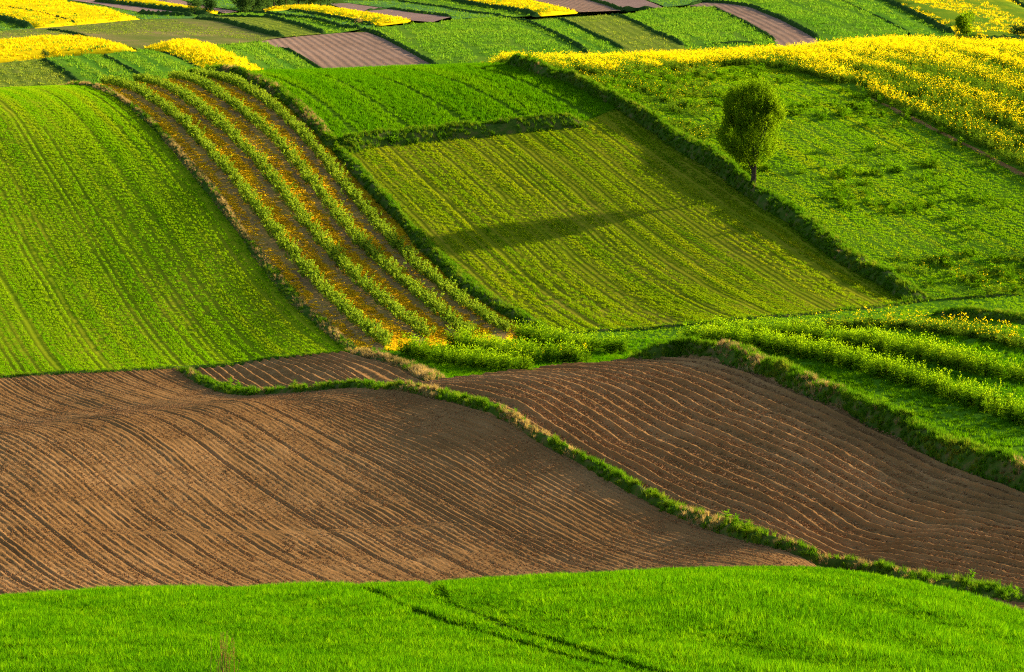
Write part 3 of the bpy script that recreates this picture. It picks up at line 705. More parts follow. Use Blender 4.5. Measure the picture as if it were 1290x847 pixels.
# image traces of the four long rows (foot of the bushes)
ROWS = [
 ([(487, 437), (455, 412), (410, 370), (375, 330), (352, 304), (320, 262), (290, 222), (262, 190), (235, 162), (210, 140), (180, 121), (155, 110)], "long row of currant bushes beside the straw-topped bank"),
 ([(538, 425), (500, 398), (470, 372), (430, 335), (400, 300), (370, 265), (340, 225), (310, 190), (280, 162), (255, 141), (225, 120), (195, 107)], "currant bush row second from the straw-topped bank, between two ochre lanes"),
 ([(590, 424), (545, 388), (505, 355), (470, 325), (440, 292), (410, 255), (380, 217), (350, 182), (320, 155), (293, 134), (265, 115), (238, 102)], "currant bush row third from the straw-topped bank, between two ochre lanes"),
 ([(640, 419), (600, 395), (560, 367), (520, 333), (490, 302), (455, 262), (425, 225), (395, 188), (365, 156), (335, 131), (305, 112), (275, 100)], "long row of currant bushes beside the bank of the thin cereal"),
]
row_lines = []
for pts, lab in ROWS:
    ln = Ws(pts, 195)
    d_ = np.array(ln[-1]) - np.array(ln[-3]); d_ /= np.linalg.norm(d_)
    ln = ln + [tuple(np.array(ln[-1]) + d_ * 7)]
    row_lines.append(ln); bush_row([tuple(q) for q in smooth(ln, 60, 4)], lab)
# what grows between the rows: ochre cover on the sunny half of each lane, bare soil along the shaded half
x, y = random_in("strip", 55)
dd = np.full(len(x), 1e9); side = np.zeros(len(x))
allr = [LBw] + row_lines
for ln in row_lines:
    L_ = np.asarray([q[:2] for q in ln]); xi = np.interp(y, L_[:, 1], L_[:, 0]); off = x - xi
    better = np.abs(off) < np.abs(dd); dd = np.where(better, off, dd)
lane = dd                                            # metres to the right (+) or left (-) of the nearest row
prob = np.where(lane > 0, np.clip((1.3 - lane) * 1.5, .02, .85) * (lane < 1.25), np.clip((-lane - 1.0) * 1.5, .04, .8))
first = row_lines[0]; LF = np.asarray([q[:2] for q in first]); beyond = x < np.interp(y, LF[:, 1], LF[:, 0])
prob = np.where(lane > 0, .7, np.clip((-lane - .95) * 1.6, .04, .6)) * np.where(beyond, .55, 1.0)
prob = np.clip(prob * 1.5, 0, .95) * (.45 + .9 * vnoise(x * .8, y * .25, 70))
k = rng.uniform(0, 1, len(x)) < prob
scatter("ochre_cover", "low ochre and yellow ground cover in the lanes between the bushes", "ground cover", lift(x[k], y[k]), K_ochre, .7, 1.25)

# ------------------------------------------------------------------ rows of young rapeseed in the valley
def crop_row(pts, dmin, width, label, per_m=13, kitc=None):
    ln = smooth(Ws(pts, dmin), 80, 3); al = np.concatenate([[0], np.cumsum(np.hypot(*np.diff(ln, axis=0).T))])
    m = int(al[-1] * per_m * width); u = rng.uniform(0, al[-1], m)
    x = np.interp(u, al, ln[:, 0]); y = np.interp(u, al, ln[:, 1])
    tg = np.gradient(ln, axis=0); tg /= np.hypot(tg[:, 0], tg[:, 1])[:, None]
    o = rng.uniform(-.5, .5, m) * width
    x = x - np.interp(u, al, tg[:, 1]) * o; y = y + np.interp(u, al, tg[:, 0]) * o
    k = vnoise(x * 1.3, y * .8, 88) > .16; x, y = x[k], y[k]
    scatter("crop_row", label, "crop row", lift(x, y), kitc or K_rape_low, .75, 1.2, group="rows of young rapeseed in the valley")
crop_row([(515, 446), (560, 458), (620, 467), (660, 470)], 185, 1.3, "short leafy crop row beside the straw-coloured bank")
crop_row([(575, 436), (620, 448), (680, 457), (740, 458)], 185, 1.5, "short yellow-speckled crop row ending at the ridged ploughland")
crop_row([(655, 428), (700, 437), (750, 444), (790, 446)], 185, 1.2, "short leafy crop row beside the foot of the thin cereal")
crop_row([(860, 432), (930, 436), (1000, 447), (1060, 460), (1120, 478), (1180, 495), (1240, 518), (1330, 550)], 165, 1.5, "long leafy crop row next to the thick bank")
crop_row([(900, 425), (1000, 428), (1070, 436), (1140, 448), (1200, 462), (1250, 475), (1330, 500)], 180, 1.6, "long leafy crop row in the middle of the valley meadow")
crop_row([(1000, 418), (1080, 413), (1150, 414), (1220, 424), (1290, 440), (1340, 450)], 185, 1.7, "long crop row with yellow flowers beside the hummocky bank", kitc=K_weed)

for nm, pts_, dm_ in (('speckled short row', [(590, 440), (640, 452), (700, 457), (740, 457)], 185), ('row beside the hummocky bank', [(1000, 416), (1080, 411), (1150, 412), (1220, 422), (1290, 438)], 185)):
    crop_row(pts_, dm_, 1.6, "yellow rapeseed flowers over the " + nm, 1.6, K_rape)

# ------------------------------------------------------------------ clods on the bare soil
x, y = random_in("brown", 22); k = (y > 125) & (vnoise(x * .5, y * .5, 80) > .25)
scatter("soil_clods", "crumbled clods on the humped bare field", "clods", lift(x[k], y[k], .04), K_clod, .018, .055)
x, y = random_in("ridged", 22)
scatter("soil_clods", "crumbled clods on the long brown ridges", "clods", lift(x, y, .10), K_clod, .025, .075)

# ------------------------------------------------------------------ trees
def tube(V, F, a, b, ra, rb, sides=7):
    a, b = Vector(a), Vector(b); d = (b - a).normalized(); u = d.orthogonal().normalized(); v = d.cross(u); i0 = len(V)
    for c, r_ in ((a, ra), (b, rb)):
        for k in range(sides):
            t = 6.2832 * k / sides; V.append(tuple(c + (u * math.cos(t) + v * math.sin(t)) * r_))
    for k in range(sides):
        F.append((i0 + k, i0 + (k + 1) % sides, i0 + sides + (k + 1) % sides, i0 + sides + k))
def leaf_shoots(shoots, r, per, size, spread):
    V, F = [], []
    for base, d, L in shoots:
        for k in range(per):
            t = r.random(); c = base + d * (L * t) + Vector((r.gauss(0, spread), r.gauss(0, spread), r.gauss(0, spread)))
            ld = (d * .7 + Vector((r.gauss(0, .7), r.gauss(0, .7), r.gauss(0, .5)))).normalized(); sv = ld.orthogonal().normalized(); sv.rotate(Euler((r.uniform(0, 6), r.uniform(0, 6), 0))); sv = (sv - ld * sv.dot(ld)).normalized()
            q = size * r.uniform(.7, 1.3); b = len(V)
            V.extend([tuple(c), tuple(c + ld * q - sv * q * .42), tuple(c + ld * q * 2), tuple(c + ld * q + sv * q * .42)]); F.append((b, b + 1, b + 2, b + 3))
    return V, F
def lone_tree():
    bx, by = W(948, 247, 205)
    z0 = float(H(bx, by)) + .45
    root = bpy.data.objects.new("lone_tree", None); col.objects.link(root); root.location = (bx, by, z0)
    tag(root, "lone round-headed tree standing on the high dark bank", "tree")
    r = random.Random(5); V, F = [], []
    def sway(z): return Vector((.10 * math.sin(z * .9), .05 * math.cos(z), z))
    prev = Vector((0, 0, -.5))
    for k in range(1, 8):
        z = -.5 + k * .75; nx = sway(z) * 1; nx.x *= 1; tube(V, F, prev, nx, .26 - .026 * (k - 1), .26 - .026 * k, 9); prev = nx
    mesh_obj("trunk", np.array(V), F, M['bark'], root)
    lobes = [(Vector((-1.0, 0, 6.4)), (1.5, 1.5, 1.8)), (Vector((.0, 0, 6.4)), (2.45, 2.3, 2.85)), (Vector((-.3, .1, 4.2)), (2.85, 2.5, 2.4)), (Vector((.25, 0, 2.9)), (1.9, 1.9, 2.2)), (Vector((-1.4, 0, 4.2)), (1.45, 1.6, 1.7)), (Vector((1.15, 0, 6.0)), (1.4, 1.5, 1.6)), (Vector((.3, 0, 7.3)), (1.5, 1.5, 1.6))]
    for k in range(22):
        a = k * 2.4 + r.uniform(-.3, .3); zt = r.uniform(1.0, 3.6); st = sway(zt); L = r.uniform(1.6, 3.2); el = r.uniform(.75, 1.2)
        en = st + Vector((math.cos(a) * math.cos(el), math.sin(a) * math.cos(el), math.sin(el))) * L
        V, F = [], []; mid = st.lerp(en, .5) + Vector((r.gauss(0, .1), r.gauss(0, .1), -.1)); tube(V, F, st, mid, .06, .04, 5); tube(V, F, mid, en, .04, .012, 5)
        mesh_obj("limb", np.array(V), F, M['bark'], root)
    shoots = []
    while len(shoots) < 4600:
        c, (a, b, cz) = r.choice(lobes); d = Vector((r.gauss(0, 1), r.gauss(0, 1), r.gauss(0, 1))).normalized()
        rr = r.uniform(.45, 1.0) ** .5 * (.88 + .2 * vnoise(np.array([d.x * 3 + 9]), np.array([d.z * 3 + d.y * 2 + 9]), 90)[0])
        p = c + Vector((d.x * a, d.y * b, d.z * cz)) * rr
        if p.z < 1.45 + .8 * math.hypot(p.x, p.y): continue
        if vnoise(np.array([p.x * 1.1 + 20]), np.array([p.z * .8 + p.y * .9 + 20]), 91)[0] < .30: continue
        up = Vector((p.x * .22, p.y * .22, 1.0)).normalized(); up = (up + Vector((r.gauss(0, .16), r.gauss(0, .16), 0))).normalized()
        shoots.append((p - up * .4, up, r.uniform(.45, 1.05)))
    V, F = leaf_shoots(shoots, r, 15, .070, .045)
    mesh_obj("crown", np.array(V), F, M['tree_leaf'], root, smooth_=False)
lone_tree()
def far_tree(px, py, h, w, label, group, mat, seed, dmin=FAR, dense=900, squat=.12, back=0.0):
    bx, by = W(px, py, dmin); s_ = bx / by; by += back; bx = s_ * by
    root = bpy.data.objects.new("tree", None); col.objects.link(root); root.location = (bx, by, float(H(bx, by)))
    tag(root, label, "tree", None, group)
    r = random.Random(seed); V, F = [], []
    tube(V, F, (0, 0, -.4), (.1, 0, h * .6), h * .025, h * .012, 7)
    mesh_obj("trunk", np.array(V), F, M['bark'], root)
    shoots = []; lobes = [(Vector((r.uniform(-.3, .3) * w, r.uniform(-.3, .3) * w, h * r.uniform(.24, .76))), r.uniform(.22, .36) * w) for _ in range(9)]
    while len(shoots) < dense:
        c, q = r.choice(lobes); d = Vector((r.gauss(0, 1), r.gauss(0, 1), r.gauss(0, 1))).normalized()
        p = c + d * q * r.uniform(.5, 1.05); p.z = max(p.z, h * squat * r.uniform(.3, 1))
        shoots.append((p, (d + Vector((0, 0, .7))).normalized(), h * .05))
    V, F = leaf_shoots(shoots, r, 9, h * .028, h * .02)
    mesh_obj("crown", np.array(V), F, mat, root, smooth_=False)

# ------------------------------------------------------------------ the fields on the far side of the valley
FM = {
 'rape': field_mat('far_rape', [(.30, .26, .004), (.52, .39, .004), (.64, .49, .006)], grain=.7, big=.05, bump=.06, fine=1.6, stretch=.035, fstretch=.2),
 'rape_thin': field_mat('far_thin_rape', [(.06, .15, .012), (.13, .20, .012), (.40, .36, .010)], grain=.30, big=.03, bump=.06, fine=1.3, stretch=.018, fstretch=.2),
 'green': field_mat('far_green', [(.04, .125, .010), (.07, .17, .012), (.11, .21, .016)], grain=.5, big=.03, stripe=2.6, stripe_amt=.5, bump=.06, fine=1.2, stretch=.035, fstretch=.2),
 'green2': field_mat('far_green_plain', [(.045, .12, .010), (.075, .16, .012), (.12, .19, .018)], grain=.4, big=.04, stripe=6.5, stripe_amt=.22, bump=.06, fine=1.2, stretch=.035, fstretch=.2),
 'teal': field_mat('far_cool_green', [(.04, .12, .03), (.07, .16, .035), (.10, .185, .045)], grain=.4, big=.03, bump=.06, fine=1.0, stretch=.035, fstretch=.2),
 'light': field_mat('far_light_green', [(.085, .13, .012), (.12, .16, .018), (.17, .19, .03)], grain=.5, big=.03, stripe=1.7, stripe_amt=.22, bump=.06, fine=1.2, stretch=.035, fstretch=.2),
 'mixed': field_mat('far_mixed', [(.05, .10, .012), (.12, .13, .03), (.25, .16, .08)], grain=.22, big=.02, bump=.06, fine=1.2, stretch=.035, fstretch=.2),
 'brown': field_mat('far_brown', [(.15, .09, .06), (.21, .132, .092), (.28, .18, .13)], grain=.6, big=.03, stripe=1.3, stripe_amt=.04, bump=.06, fine=1.2, stretch=.035, fstretch=.2),
 'mauve': field_mat('far_mauve', [(.17, .11, .09), (.21, .135, .11), (.25, .165, .135)], grain=.5, big=.03, bump=.06, fine=1.0, stretch=.035, fstretch=.2),
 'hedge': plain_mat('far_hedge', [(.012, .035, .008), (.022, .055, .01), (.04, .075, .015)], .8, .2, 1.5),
}
M['far_blade'] = leaf_mat('far_crop_leaf', [(.045, .13, .010), (.08, .18, .012), (.13, .215, .018)], .40, .03)
M['far_pale'] = leaf_mat('far_pale_leaf', [(.08, .14, .014), (.12, .17, .02), (.17, .20, .03)], .40, .03)
M['far_yellow'] = leaf_mat('far_flower', [(.30, .26, .004), (.52, .39, .004), (.64, .49, .006)], .35, .05)
K_far = {'green': kit("far_green_kit", [blade_tuft("far_tuft", M['far_blade'], 16, .42, .11, .14, .55, 400 + i, .6) for i in range(4)]),
         'light': kit("far_pale_kit", [blade_tuft("far_pale_tuft", M['far_pale'], 14, .26, .10, .14, .55, 410 + i, .6) for i in range(4)]),
         'rape': kit("far_rape_kit", [blade_tuft("far_rape_tuft", M['far_yellow'], 14, .55, .14, .14, .5, 420 + i, .7) for i in range(4)])}
K_far['rape'].objects.link(K_far['green'].objects[0]); K_far['mixed'] = K_far['light']; K_far['green2'] = K_far['teal'] = K_far['green']
_zk = [0]
def far_field(name, pts, mat, direction, label, crop=0.0, step=4.0):
    """a field on the far slope, as a sheet that follows the relief; a standing crop is lifted to its height"""
    w = [W(a, b, FAR) for a, b in pts]
    (ax, ay), (bx, by) = [W(a, b, FAR) for a, b in direction]
    sl = (bx - ax) / (by - ay) if abs(by - ay) > 1 else 3.0
    # border refined so that it follows the ground
    ring = []
    for a, b in zip(w, w[1:] + w[:1]):
        k = max(1, int(math.dist(a, b) / step))
        ring += [(a[0] + (b[0] - a[0]) * i / k, a[1] + (b[1] - a[1]) * i / k) for i in range(k)]
    ring = np.array(ring); lo, hi = ring.min(0), ring.max(0)
    gx_, gy_ = np.meshgrid(np.arange(lo[0], hi[0], step), np.arange(lo[1], hi[1], step)); gx_, gy_ = gx_.ravel() + rng.uniform(-.3, .3, gx_.size), gy_.ravel() + rng.uniform(-.3, .3, gy_.size)
    k = inside(ring, gx_, gy_) & (seg_dist(gx_, gy_, np.vstack([ring, ring[:1]])) > step * .4)
    pv = [Vector((float(a), float(b))) for a, b in ring] + [Vector((float(a), float(b))) for a, b in zip(gx_[k], gy_[k])]
    nr_ = len(ring)
    vo, eo, fo, *_ = delaunay_2d_cdt(pv, [(i, (i + 1) % nr_) for i in range(nr_)], [list(range(nr_))], 1, 1e-4)
    xy = np.array([(v.x, v.y) for v in vo]); _zk[0] = (_zk[0] + 1) % 5
    z = H(xy[:, 0], xy[:, 1]) + .02 + .04 * _zk[0]
    if crop:
        edge = np.clip(seg_dist(xy[:, 0], xy[:, 1], np.vstack([ring, ring[:1]])) / 3.0, 0, 1)
        z = z + crop * .75 * (.04 + .96 * edge) + .25 * edge * (vnoise(xy[:, 0] * .25, xy[:, 1] * .25, 95) - .5)
    V = np.column_stack([xy, z]); F = [tuple(f) for f in fo]
    if crop:
        cnt = {}
        for f in F:
            for a, b in zip(f, f[1:] + f[:1]): cnt[(min(a, b), max(a, b))] = cnt.get((min(a, b), max(a, b)), 0) + 1
        base = len(V); V = np.vstack([V, np.column_stack([xy, H(xy[:, 0], xy[:, 1]) - .2])])
        F += [(a, b, b + base, a + base) for (a, b), c_ in cnt.items() if c_ == 1]
    o = mesh_obj(name, V, F, FM[mat], uv=strip_uv(V[:, :2], sl), smooth_=True)
    o["kind"] = "structure"; o["label"] = label; o["category"] = "field"
    kc = K_far.get(mat)
    if kc or mat == 'rape_thin':
        area = (hi[0] - lo[0]) * (hi[1] - lo[1]); dm = (lo[1] + hi[1]) / 2
        mm = int(area * min(1.1, (430 / dm) ** 2 * (1.0 if dm < 620 else .6)))
        tx, ty = rng.uniform(lo[0], hi[0], mm), rng.uniform(lo[1], hi[1], mm)
        kk = inside(ring, tx, ty) & (np.abs(tx / ty) < .203); tx, ty = tx[kk], ty[kk]
        uvt = strip_uv(np.stack([tx, ty], 1), sl)
        if mat == 'rape_thin':
            kc = K_far['rape']; kk = vnoise(uvt[:, 0] * .28, uvt[:, 1] * .018, 97) + .35 * vnoise(uvt[:, 0] * .9, uvt[:, 1] * .2, 98) > .60
        else:
            kk = rng.uniform(0, 1, len(tx)) < .35 + .9 * vnoise(uvt[:, 0] * .45, uvt[:, 1] * .02, 96)
            if mat == 'mixed': kk &= vnoise(uvt[:, 0] * .08, uvt[:, 1] * .012, 99) > .42
            if mat in ('green', 'green2'): kk &= np.abs((uvt[:, 0] % (3.6 if mat == 'green' else 7.0)) - 1) > .75 * (vnoise(uvt[:, 0] / 7, uvt[:, 1] * .01, 100) > .25)
        tx, ty = tx[kk], ty[kk]
        ed = np.clip(seg_dist(tx, ty, np.vstack([ring, ring[:1]])) / 3.0, 0, 1)
        tz = H(tx, ty) + (crop * .75 * (.04 + .96 * ed) - .08 if crop else 0.0)
        if len(tx) > 20: scatter("rapeseed_flowers" if 'rape' in mat else "crop_leaves", "standing crop on the " + label, "crop", np.stack([tx, ty, tz], 1), kc, .8, 1.3, .2)
    return o
def hedge_line(pts, h, w, label):
    ln = smooth([W(a, b, FAR) for a, b in pts], 40, 2)
    al = np.concatenate([[0], np.cumsum(np.hypot(*np.diff(ln, axis=0).T))]); ln = resample(ln, max(8, int(al[-1] / 1.2)))
    tg = np.gradient(ln, axis=0); tg /= np.hypot(tg[:, 0], tg[:, 1])[:, None] + 1e-9; nr = np.stack([tg[:, 1], -tg[:, 0]], 1)
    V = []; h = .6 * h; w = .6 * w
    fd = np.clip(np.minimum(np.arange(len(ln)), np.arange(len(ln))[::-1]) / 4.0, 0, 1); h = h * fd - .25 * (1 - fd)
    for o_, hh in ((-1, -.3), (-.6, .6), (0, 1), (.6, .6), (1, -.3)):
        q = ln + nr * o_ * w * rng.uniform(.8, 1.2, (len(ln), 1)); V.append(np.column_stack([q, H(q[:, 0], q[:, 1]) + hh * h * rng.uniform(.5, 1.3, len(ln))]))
    V = np.stack(V, 1)
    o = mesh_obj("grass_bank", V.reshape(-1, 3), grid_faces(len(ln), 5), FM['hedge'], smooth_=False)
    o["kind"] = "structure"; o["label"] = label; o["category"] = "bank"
ff = far_field
UPR = ((181, 62), (103, 40))
ff("grass_field", [(-60, 84), (0, 80), (52, 75), (70, 84), (90, 97), (108, 113), (90, 126), (0, 128), (-60, 132)], 'light', ((95, 112), (56, 78)), "pale striped grass field just behind the smooth crest")
ff("green_field", [(57, 74), (128, 69.5), (172, 93), (195, 112), (120, 126), (108, 113), (90, 97), (70, 84)], 'green', ((150, 105), (100, 72)), "ruled green field behind the crest, beside the pale striped grass")
ff("green_field", [(131, 69.5), (181, 64), (200, 66), (232, 77), (262, 93), (275, 112), (195, 112), (174, 92)], 'green', ((240, 100), (180, 66)), "dark ruled green field touching the rounded rapeseed block")
ff("rapeseed_field", [(181, 62), (200, 58), (235, 55), (265, 58), (282, 65), (315, 82), (335, 95), (345, 108), (285, 112), (262, 92), (232, 76), (205, 65)], 'rape', ((320, 95), (250, 58)), "rounded block of yellow rapeseed next to the ruled green strips", 1.0, 3)
ff("green_field", [(270, 58.5), (330, 53), (345, 60), (362, 62), (390, 79), (420, 96), (350, 110), (335, 94), (315, 81), (284, 65)], 'green', ((390, 90), (330, 56)), "ruled green strip between rapeseed block and mauve ploughland")
ff("brown_field", [(322, 52), (380, 46), (430, 42), (462, 41), (490, 52), (525, 70), (560, 90), (425, 100), (395, 79), (364, 62), (347, 60)], 'brown', ((520, 85), (440, 44)), "bare mauve-brown field behind the deep green crop")
ff("green_field", [(462, 37), (500, 33), (543, 30), (600, 24), (630, 22), (664, 28), (700, 45), (745, 71), (690, 95), (560, 92), (525, 69), (490, 50)], 'green2', ((690, 80), (600, 26)), "broad rumpled green field above the mauve-brown ploughland")
ff("green_field", [(666, 28), (705, 25), (745, 44), (786, 66), (790, 82), (745, 78), (742, 68), (702, 45)], 'green', ((765, 75), (685, 28)), "narrow bright ruled strip beside the broad rumpled green field")
ff("light_field", [(707, 25), (760, 20), (778, 21), (820, 40), (862, 60), (880, 82), (795, 84), (785, 64), (746, 43)], 'light', ((830, 75), (740, 24)), "pale green strip above the flowering crest")
ff("green_field", [(780, 20.5), (830, 11), (898, 9.5), (935, 28), (976, 53), (985, 75), (885, 85), (863, 59), (822, 40)], 'green2', ((950, 75), (850, 12)), "rounded green field beside the bare brown tongue")
ff("brown_field", [(868, 8), (885, 3.5), (915, 5), (948, 10), (980, 23), (1030, 50), (1045, 75), (990, 80), (976, 52), (937, 28), (900, 10)], 'brown', ((1010, 65), (910, 8)), "bare brown tongue of soil between two green fields on the far hill")
ff("green_field", [(890, 2), (950, -8), (1044, -6), (1075, 8), (1110, 25), (1143, 42), (1160, 75), (1050, 78), (1032, 50), (982, 23), (950, 9.5), (916, 4.5)], 'green2', ((1110, 60), (980, 0)), "smooth green far hillside beyond the brown tongue")
ff("green_field", [(1047, -6), (1098, -6), (1150, 20), (1201, 46), (1215, 75), (1165, 76), (1146, 42), (1112, 24)], 'green', ((1180, 60), (1075, -4)), "dark ruled green strip by the sparse rapeseed hillside")
ff("rapeseed_field", [(1101, -6), (1262, -6), (1300, 15), (1380, 40), (1380, 50), (1290, 49), (1245, 51), (1204, 46), (1152, 19)], 'rape_thin', ((1260, 45), (1150, -4)), "sparse patchy rapeseed on the far hillside", .6, 3)
ff("light_field", [(1265, -6), (1400, -6), (1400, 42), (1303, 14)], 'light', ((1350, 30), (1290, -4)), "pale corner field above the sparse rapeseed hillside")
ff("grass_field", [(1205, 55), (1245, 52), (1290, 50), (1400, 51), (1400, 90), (1215, 85)], 'light', ((1290, 75), (1280, 55)), "small bright grass field behind the flowering crest")
ff("rapeseed_field", [(-60, 58), (0, 56), (40, 51.5), (80, 50), (120, 51.5), (150, 57), (173, 66), (120, 69), (60, 73), (0, 79), (-60, 83)], 'rape', ((150, 64), (60, 52)), "long low rapeseed field above the ruled green strips", 1.0, 3)
ff("mixed_field", [(-60, 42), (0, 40), (95, 33), (177, 25.5), (242, 24.5), (270, 27), (285, 29), (323, 40), (356, 48), (330, 52.5), (270, 58), (235, 54.5), (200, 57), (176, 65), (150, 56), (120, 51), (80, 49.5), (40, 51), (0, 55), (-60, 57)], 'mixed', ((300, 50), (180, 28)), "patchy olive and brown fallow between the rapeseed fields")
ff("light_field", [(244, 24), (269, 22), (321, 23), (342, 23.5), (357, 28), (405, 44), (358, 48), (323, 39), (285, 28.5)], 'light', ((380, 45), (300, 23)), "pale green lens-shaped field beside the patchy fallow")
ff("green_field", [(258, 20.5), (304, 16.5), (326, 16.5), (385, 23.5), (432, 36), (458, 36.5), (430, 41.5), (408, 43.5), (358, 27.5), (342, 23), (321, 22.5), (270, 21.7)], 'green2', ((420, 40), (330, 17)), "narrow green strip above the lens-shaped field")
ff("green_field", [(328, 16), (363, 13), (400, 18.5), (470, 33), (462, 36.5), (433, 35.5), (386, 23)], 'teal', ((440, 33), (350, 14)), "cool green strip along the far rapeseed tongue")
ff("rapeseed_field", [(330, 14.5), (338, 11), (393, 8), (430, 11.5), (460, 16), (518, 27), (471, 32.5), (400, 18), (363, 12.7)], 'rape', ((490, 30), (390, 10)), "far tongue of yellow rapeseed below the dark wood", .9, 4)
ff("brown_field", [(415, 5), (440, 5), (493, 12), (568, 22.5), (545, 29), (520, 27), (460, 15.5), (430, 11)], 'mauve', ((550, 27), (440, 7)), "long mauve-brown strip beyond the far rapeseed tongue")
ff("green_field", [(430, 2), (500, 2), (560, 10), (632, 21.5), (600, 23.5), (570, 26), (568, 22), (493, 11.5), (440, 4.7)], 'teal', ((600, 23), (480, 3)), "cool green strip beyond the long mauve strip")
ff("green_field", [(500, 1.5), (566, 0.5), (632, 12), (676, 20), (640, 22), (560, 9.5)], 'green2', ((650, 21), (540, 2)), "green strip under the far wedge of rapeseed")
ff("rapeseed_field", [(560, -3), (655, -3), (690, 6), (728, 16), (676, 20), (632, 11.5), (568, 0)], 'rape', ((700, 18), (600, -2)), "far wedge of yellow rapeseed near the two bare brown strips", .9, 4)
ff("brown_field", [(658, -3), (735, -3), (760, 6), (782, 14), (730, 16), (692, 5.5)], 'brown', ((755, 15), (690, -2)), "bare brown strip beside the far wedge of rapeseed")
ff("brown_field", [(740, -3), (805, -3), (835, 10.5), (784, 13.5), (762, 5)], 'mauve', ((810, 12), (765, -2)), "short mauve strip next to the bare brown strip")
ff("green_field", [(810, -4), (900, -6), (885, 2.5), (866, 7.5), (838, 10), (820, 3)], 'teal', ((850, 9), (820, -3)), "cool green corner above the rounded green field")
ff("rapeseed_field", [(-60, -4), (46, -4), (75, 1), (101, 6.5), (140, 13), (177, 25), (140, 29), (95, 32), (39, 36.5), (0, 24), (-60, 5)], 'rape', ((140, 27), (40, 0)), "great bright rapeseed field at the far edge of the valley", 1.0, 4)
ff("green_field", [(-60, 10), (0, 26), (36, 37), (0, 39.5), (-60, 42)], 'teal', ((20, 37), (-30, 18)), "small cool green triangle below the great rapeseed field")
ff("green_field", [(52, -3), (70, 0.5), (124, 6.5), (178, 17), (225, 18), (258, 20.3), (242, 24), (179, 25), (142, 13), (103, 6)], 'teal', ((220, 22), (90, 3)), "cool green strip along the great rapeseed field")
ff("brown_field", [(66, -3), (100, -3), (150, 5), (190, 11), (235, 17.5), (180, 16.7), (125, 6)], 'mauve', ((210, 16), (100, 0)), "thin mauve strip between green strip and far rapeseed band")
ff("rapeseed_field", [(112, -3), (166, -3), (213, 5), (240, 9.5), (275, 15), (270, 19), (237, 14), (174, 7), (122, 1.5)], 'rape', ((255, 15), (150, -2)), "thin far band of rapeseed behind the pair of shrubs", .9, 4)
ff("brown_field", [(168, -3), (215, -3), (262, 9), (300, 14.5), (285, 17), (243, 9.3)], 'mauve', ((280, 15), (200, -2)), "thin mauve strip behind the far rapeseed band")
ff("green_field", [(218, -3), (330, -3), (330, 10), (303, 14), (265, 8.5)], 'teal', ((300, 12), (240, -2)), "cool green field in front of the dark wood")
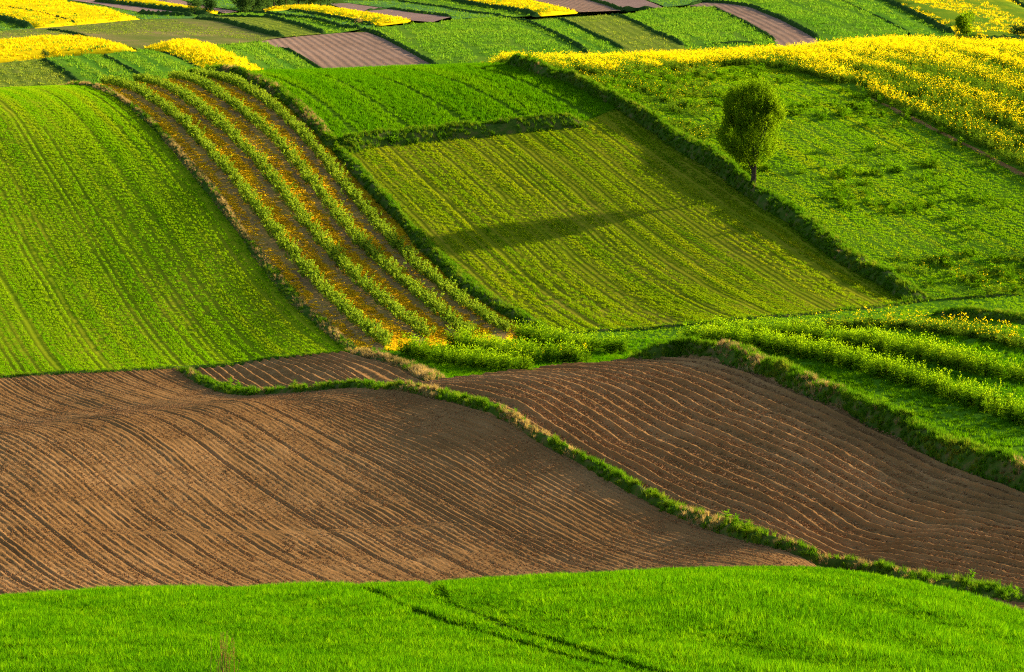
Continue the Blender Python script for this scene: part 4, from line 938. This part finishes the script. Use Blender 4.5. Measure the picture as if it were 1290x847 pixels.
for pts, h, w, lab in [
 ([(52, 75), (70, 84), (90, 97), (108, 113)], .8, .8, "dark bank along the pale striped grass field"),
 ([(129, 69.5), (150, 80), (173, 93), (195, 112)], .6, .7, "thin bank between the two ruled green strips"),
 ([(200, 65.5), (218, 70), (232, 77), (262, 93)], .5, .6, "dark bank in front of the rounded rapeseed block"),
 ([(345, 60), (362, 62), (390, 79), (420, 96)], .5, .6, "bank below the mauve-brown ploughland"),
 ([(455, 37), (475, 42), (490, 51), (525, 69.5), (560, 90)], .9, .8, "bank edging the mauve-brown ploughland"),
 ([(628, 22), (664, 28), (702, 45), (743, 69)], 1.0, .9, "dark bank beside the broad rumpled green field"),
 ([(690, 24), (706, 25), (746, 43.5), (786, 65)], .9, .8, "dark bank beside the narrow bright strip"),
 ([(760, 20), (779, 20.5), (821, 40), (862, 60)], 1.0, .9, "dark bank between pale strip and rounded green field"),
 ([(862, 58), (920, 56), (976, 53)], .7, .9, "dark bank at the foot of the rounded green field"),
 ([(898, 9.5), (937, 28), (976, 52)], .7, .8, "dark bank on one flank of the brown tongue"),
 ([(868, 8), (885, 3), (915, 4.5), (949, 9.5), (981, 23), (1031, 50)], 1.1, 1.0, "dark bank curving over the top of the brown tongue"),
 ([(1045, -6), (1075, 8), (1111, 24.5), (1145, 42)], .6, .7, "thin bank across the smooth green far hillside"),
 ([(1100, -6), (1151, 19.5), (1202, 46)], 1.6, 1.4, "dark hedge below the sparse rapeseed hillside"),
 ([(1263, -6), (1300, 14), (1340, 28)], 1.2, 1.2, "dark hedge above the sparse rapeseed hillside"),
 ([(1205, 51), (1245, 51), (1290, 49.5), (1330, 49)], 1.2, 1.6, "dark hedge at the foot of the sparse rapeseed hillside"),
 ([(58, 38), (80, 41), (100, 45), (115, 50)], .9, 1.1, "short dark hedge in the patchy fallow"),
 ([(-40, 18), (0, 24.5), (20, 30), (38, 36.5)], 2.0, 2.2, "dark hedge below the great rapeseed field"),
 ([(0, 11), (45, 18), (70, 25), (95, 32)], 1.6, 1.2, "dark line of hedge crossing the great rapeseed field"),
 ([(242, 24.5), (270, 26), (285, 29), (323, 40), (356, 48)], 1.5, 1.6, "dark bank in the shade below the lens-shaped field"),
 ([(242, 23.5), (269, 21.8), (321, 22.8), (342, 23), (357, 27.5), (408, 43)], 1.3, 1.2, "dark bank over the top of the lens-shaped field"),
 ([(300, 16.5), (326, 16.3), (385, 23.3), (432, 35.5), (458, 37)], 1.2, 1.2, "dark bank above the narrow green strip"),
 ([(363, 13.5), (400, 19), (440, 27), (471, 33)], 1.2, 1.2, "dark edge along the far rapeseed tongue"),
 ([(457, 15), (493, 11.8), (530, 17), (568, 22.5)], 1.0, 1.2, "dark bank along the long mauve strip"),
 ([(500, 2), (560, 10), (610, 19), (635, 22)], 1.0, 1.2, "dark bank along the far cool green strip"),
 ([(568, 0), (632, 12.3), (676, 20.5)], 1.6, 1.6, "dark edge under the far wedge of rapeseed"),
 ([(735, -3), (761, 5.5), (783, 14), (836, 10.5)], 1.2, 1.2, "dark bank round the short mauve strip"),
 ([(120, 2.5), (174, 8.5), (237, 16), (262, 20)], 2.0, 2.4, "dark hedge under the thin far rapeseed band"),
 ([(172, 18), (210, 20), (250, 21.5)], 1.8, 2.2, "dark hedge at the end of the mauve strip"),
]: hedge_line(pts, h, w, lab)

# far trees
G1 = "trees of the far wood"
for i, (px_, py_, h_, w_) in enumerate([(306, 14.5, 7, 6), (318, 13.5, 9, 7.5), (331, 12.5, 9.5, 8), (345, 11, 10, 8), (360, 10, 9.5, 8), (376, 8.5, 9, 8), (391, 8, 8, 6), (404, 8, 8, 7), (413, 7, 6.5, 6)]):
    far_tree(px_, py_ + 1, h_, w_, "dark round tree in the far wood behind the rapeseed tongue", G1, M['tree_dark'], 300 + i, dense=700, back=3)
far_tree(245, 18.5, 4.2, 3.6, "leafy shrub of the far pair, beside the thin rapeseed band", None, M['tree_dark'], 321, dense=500)
far_tree(263, 19.5, 4.6, 3.4, "taller leafy shrub of the far pair, beside the mauve strip", None, M['tree_dark'], 322, dense=500)
far_tree(1217, 47.5, 4.0, 3.4, "rounded small tree at the foot of the sparse rapeseed hillside", None, M['tree_leaf'], 323, dense=700)
far_tree(1279, 48, 2.4, 2.0, "dark bush by the hedge near the bright grass field", None, M['tree_dark'], 324, dense=350)
far_tree(1290, 48, 2.8, 1.8, "second dark bush by the hedge near the bright grass field", None, M['tree_dark'], 325, dense=350)
far_tree(57, 74.5, 1.6, 1.0, "tiny bush at the corner of the pale striped grass", None, M['tree_dark'], 326, dense=200)
far_tree(207, 5, 2.4, 3.0, "small distant bush on the thin mauve strip", None, M['tree_dark'], 327, dense=200)
far_tree(452, 31, 1.4, 1.6, "bare-looking small bush at the tip of the rapeseed tongue", None, M['tan'], 328, dense=150)

# bare earth along the lower edge of the flowering field
def ribbon(name, line, w, mat, label, dz=.05, kind="structure"):
    p = smooth(line, 120, 3); tg = np.gradient(p, axis=0); tg /= np.hypot(tg[:, 0], tg[:, 1])[:, None]; nr = np.stack([tg[:, 1], -tg[:, 0]], 1)
    V = []
    for o_ in (-1, -.3, .3, 1):
        q = p + nr * (o_ * w * (.4 + .9 * vnoise(np.arange(120) * .23, np.full(120, o_ * 2.0), 71)))[:, None]
        V.append(np.column_stack([q, H(q[:, 0], q[:, 1]) + dz + (.0 if abs(o_) < 1 else -.15)]))
    V = np.stack(V, 1)
    o = mesh_obj(name, V.reshape(-1, 3), grid_faces(120, 4), mat, uv=strip_uv(V[..., :2].reshape(-1, 2), -.37)); o["kind"] = kind; o["label"] = label; o["category"] = "track"
ribbon("dirt_edge", [W(1090, 122, 240), W(1130, 140, 240), W(1170, 160, 240), W(1210, 180, 240), W(1250, 200, 240), W(1290, 221, 240), Dd(1400, 250)], .55, M['soil_dark'], "narrow strip of bare earth along the flowering rapeseed", .10)
# dry stalks standing in the wheat
V, F = [], []
r = random.Random(9)
for i in range(26):
    bx, by = W(r.gauss(284, 9), 860, 40); h_ = r.uniform(.45, 1.15); z_ = float(H(bx, by)); tx, ty = r.gauss(0, .05), r.gauss(0, .05)
    tube(V, F, (bx, by, z_), (bx + tx, by + ty, z_ + h_), .007, .003, 4)
    for k in range(5):
        t = r.uniform(.5, 1); c = Vector((bx + tx * t, by + ty * t, z_ + h_ * t)); d = Vector((r.gauss(0, 1), r.gauss(0, 1), 1)).normalized() * .06
        tube(V, F, c, c + d, .004, .002, 3)
o = mesh_obj("dry_stalks", np.array(V), F, plain_mat('dry_stalk', [(.22, .10, .03), (.32, .16, .045), (.42, .24, .07)], 9)); tag(o, "thin brown dry stalks standing in the bright wheat", "stalks", "stuff")
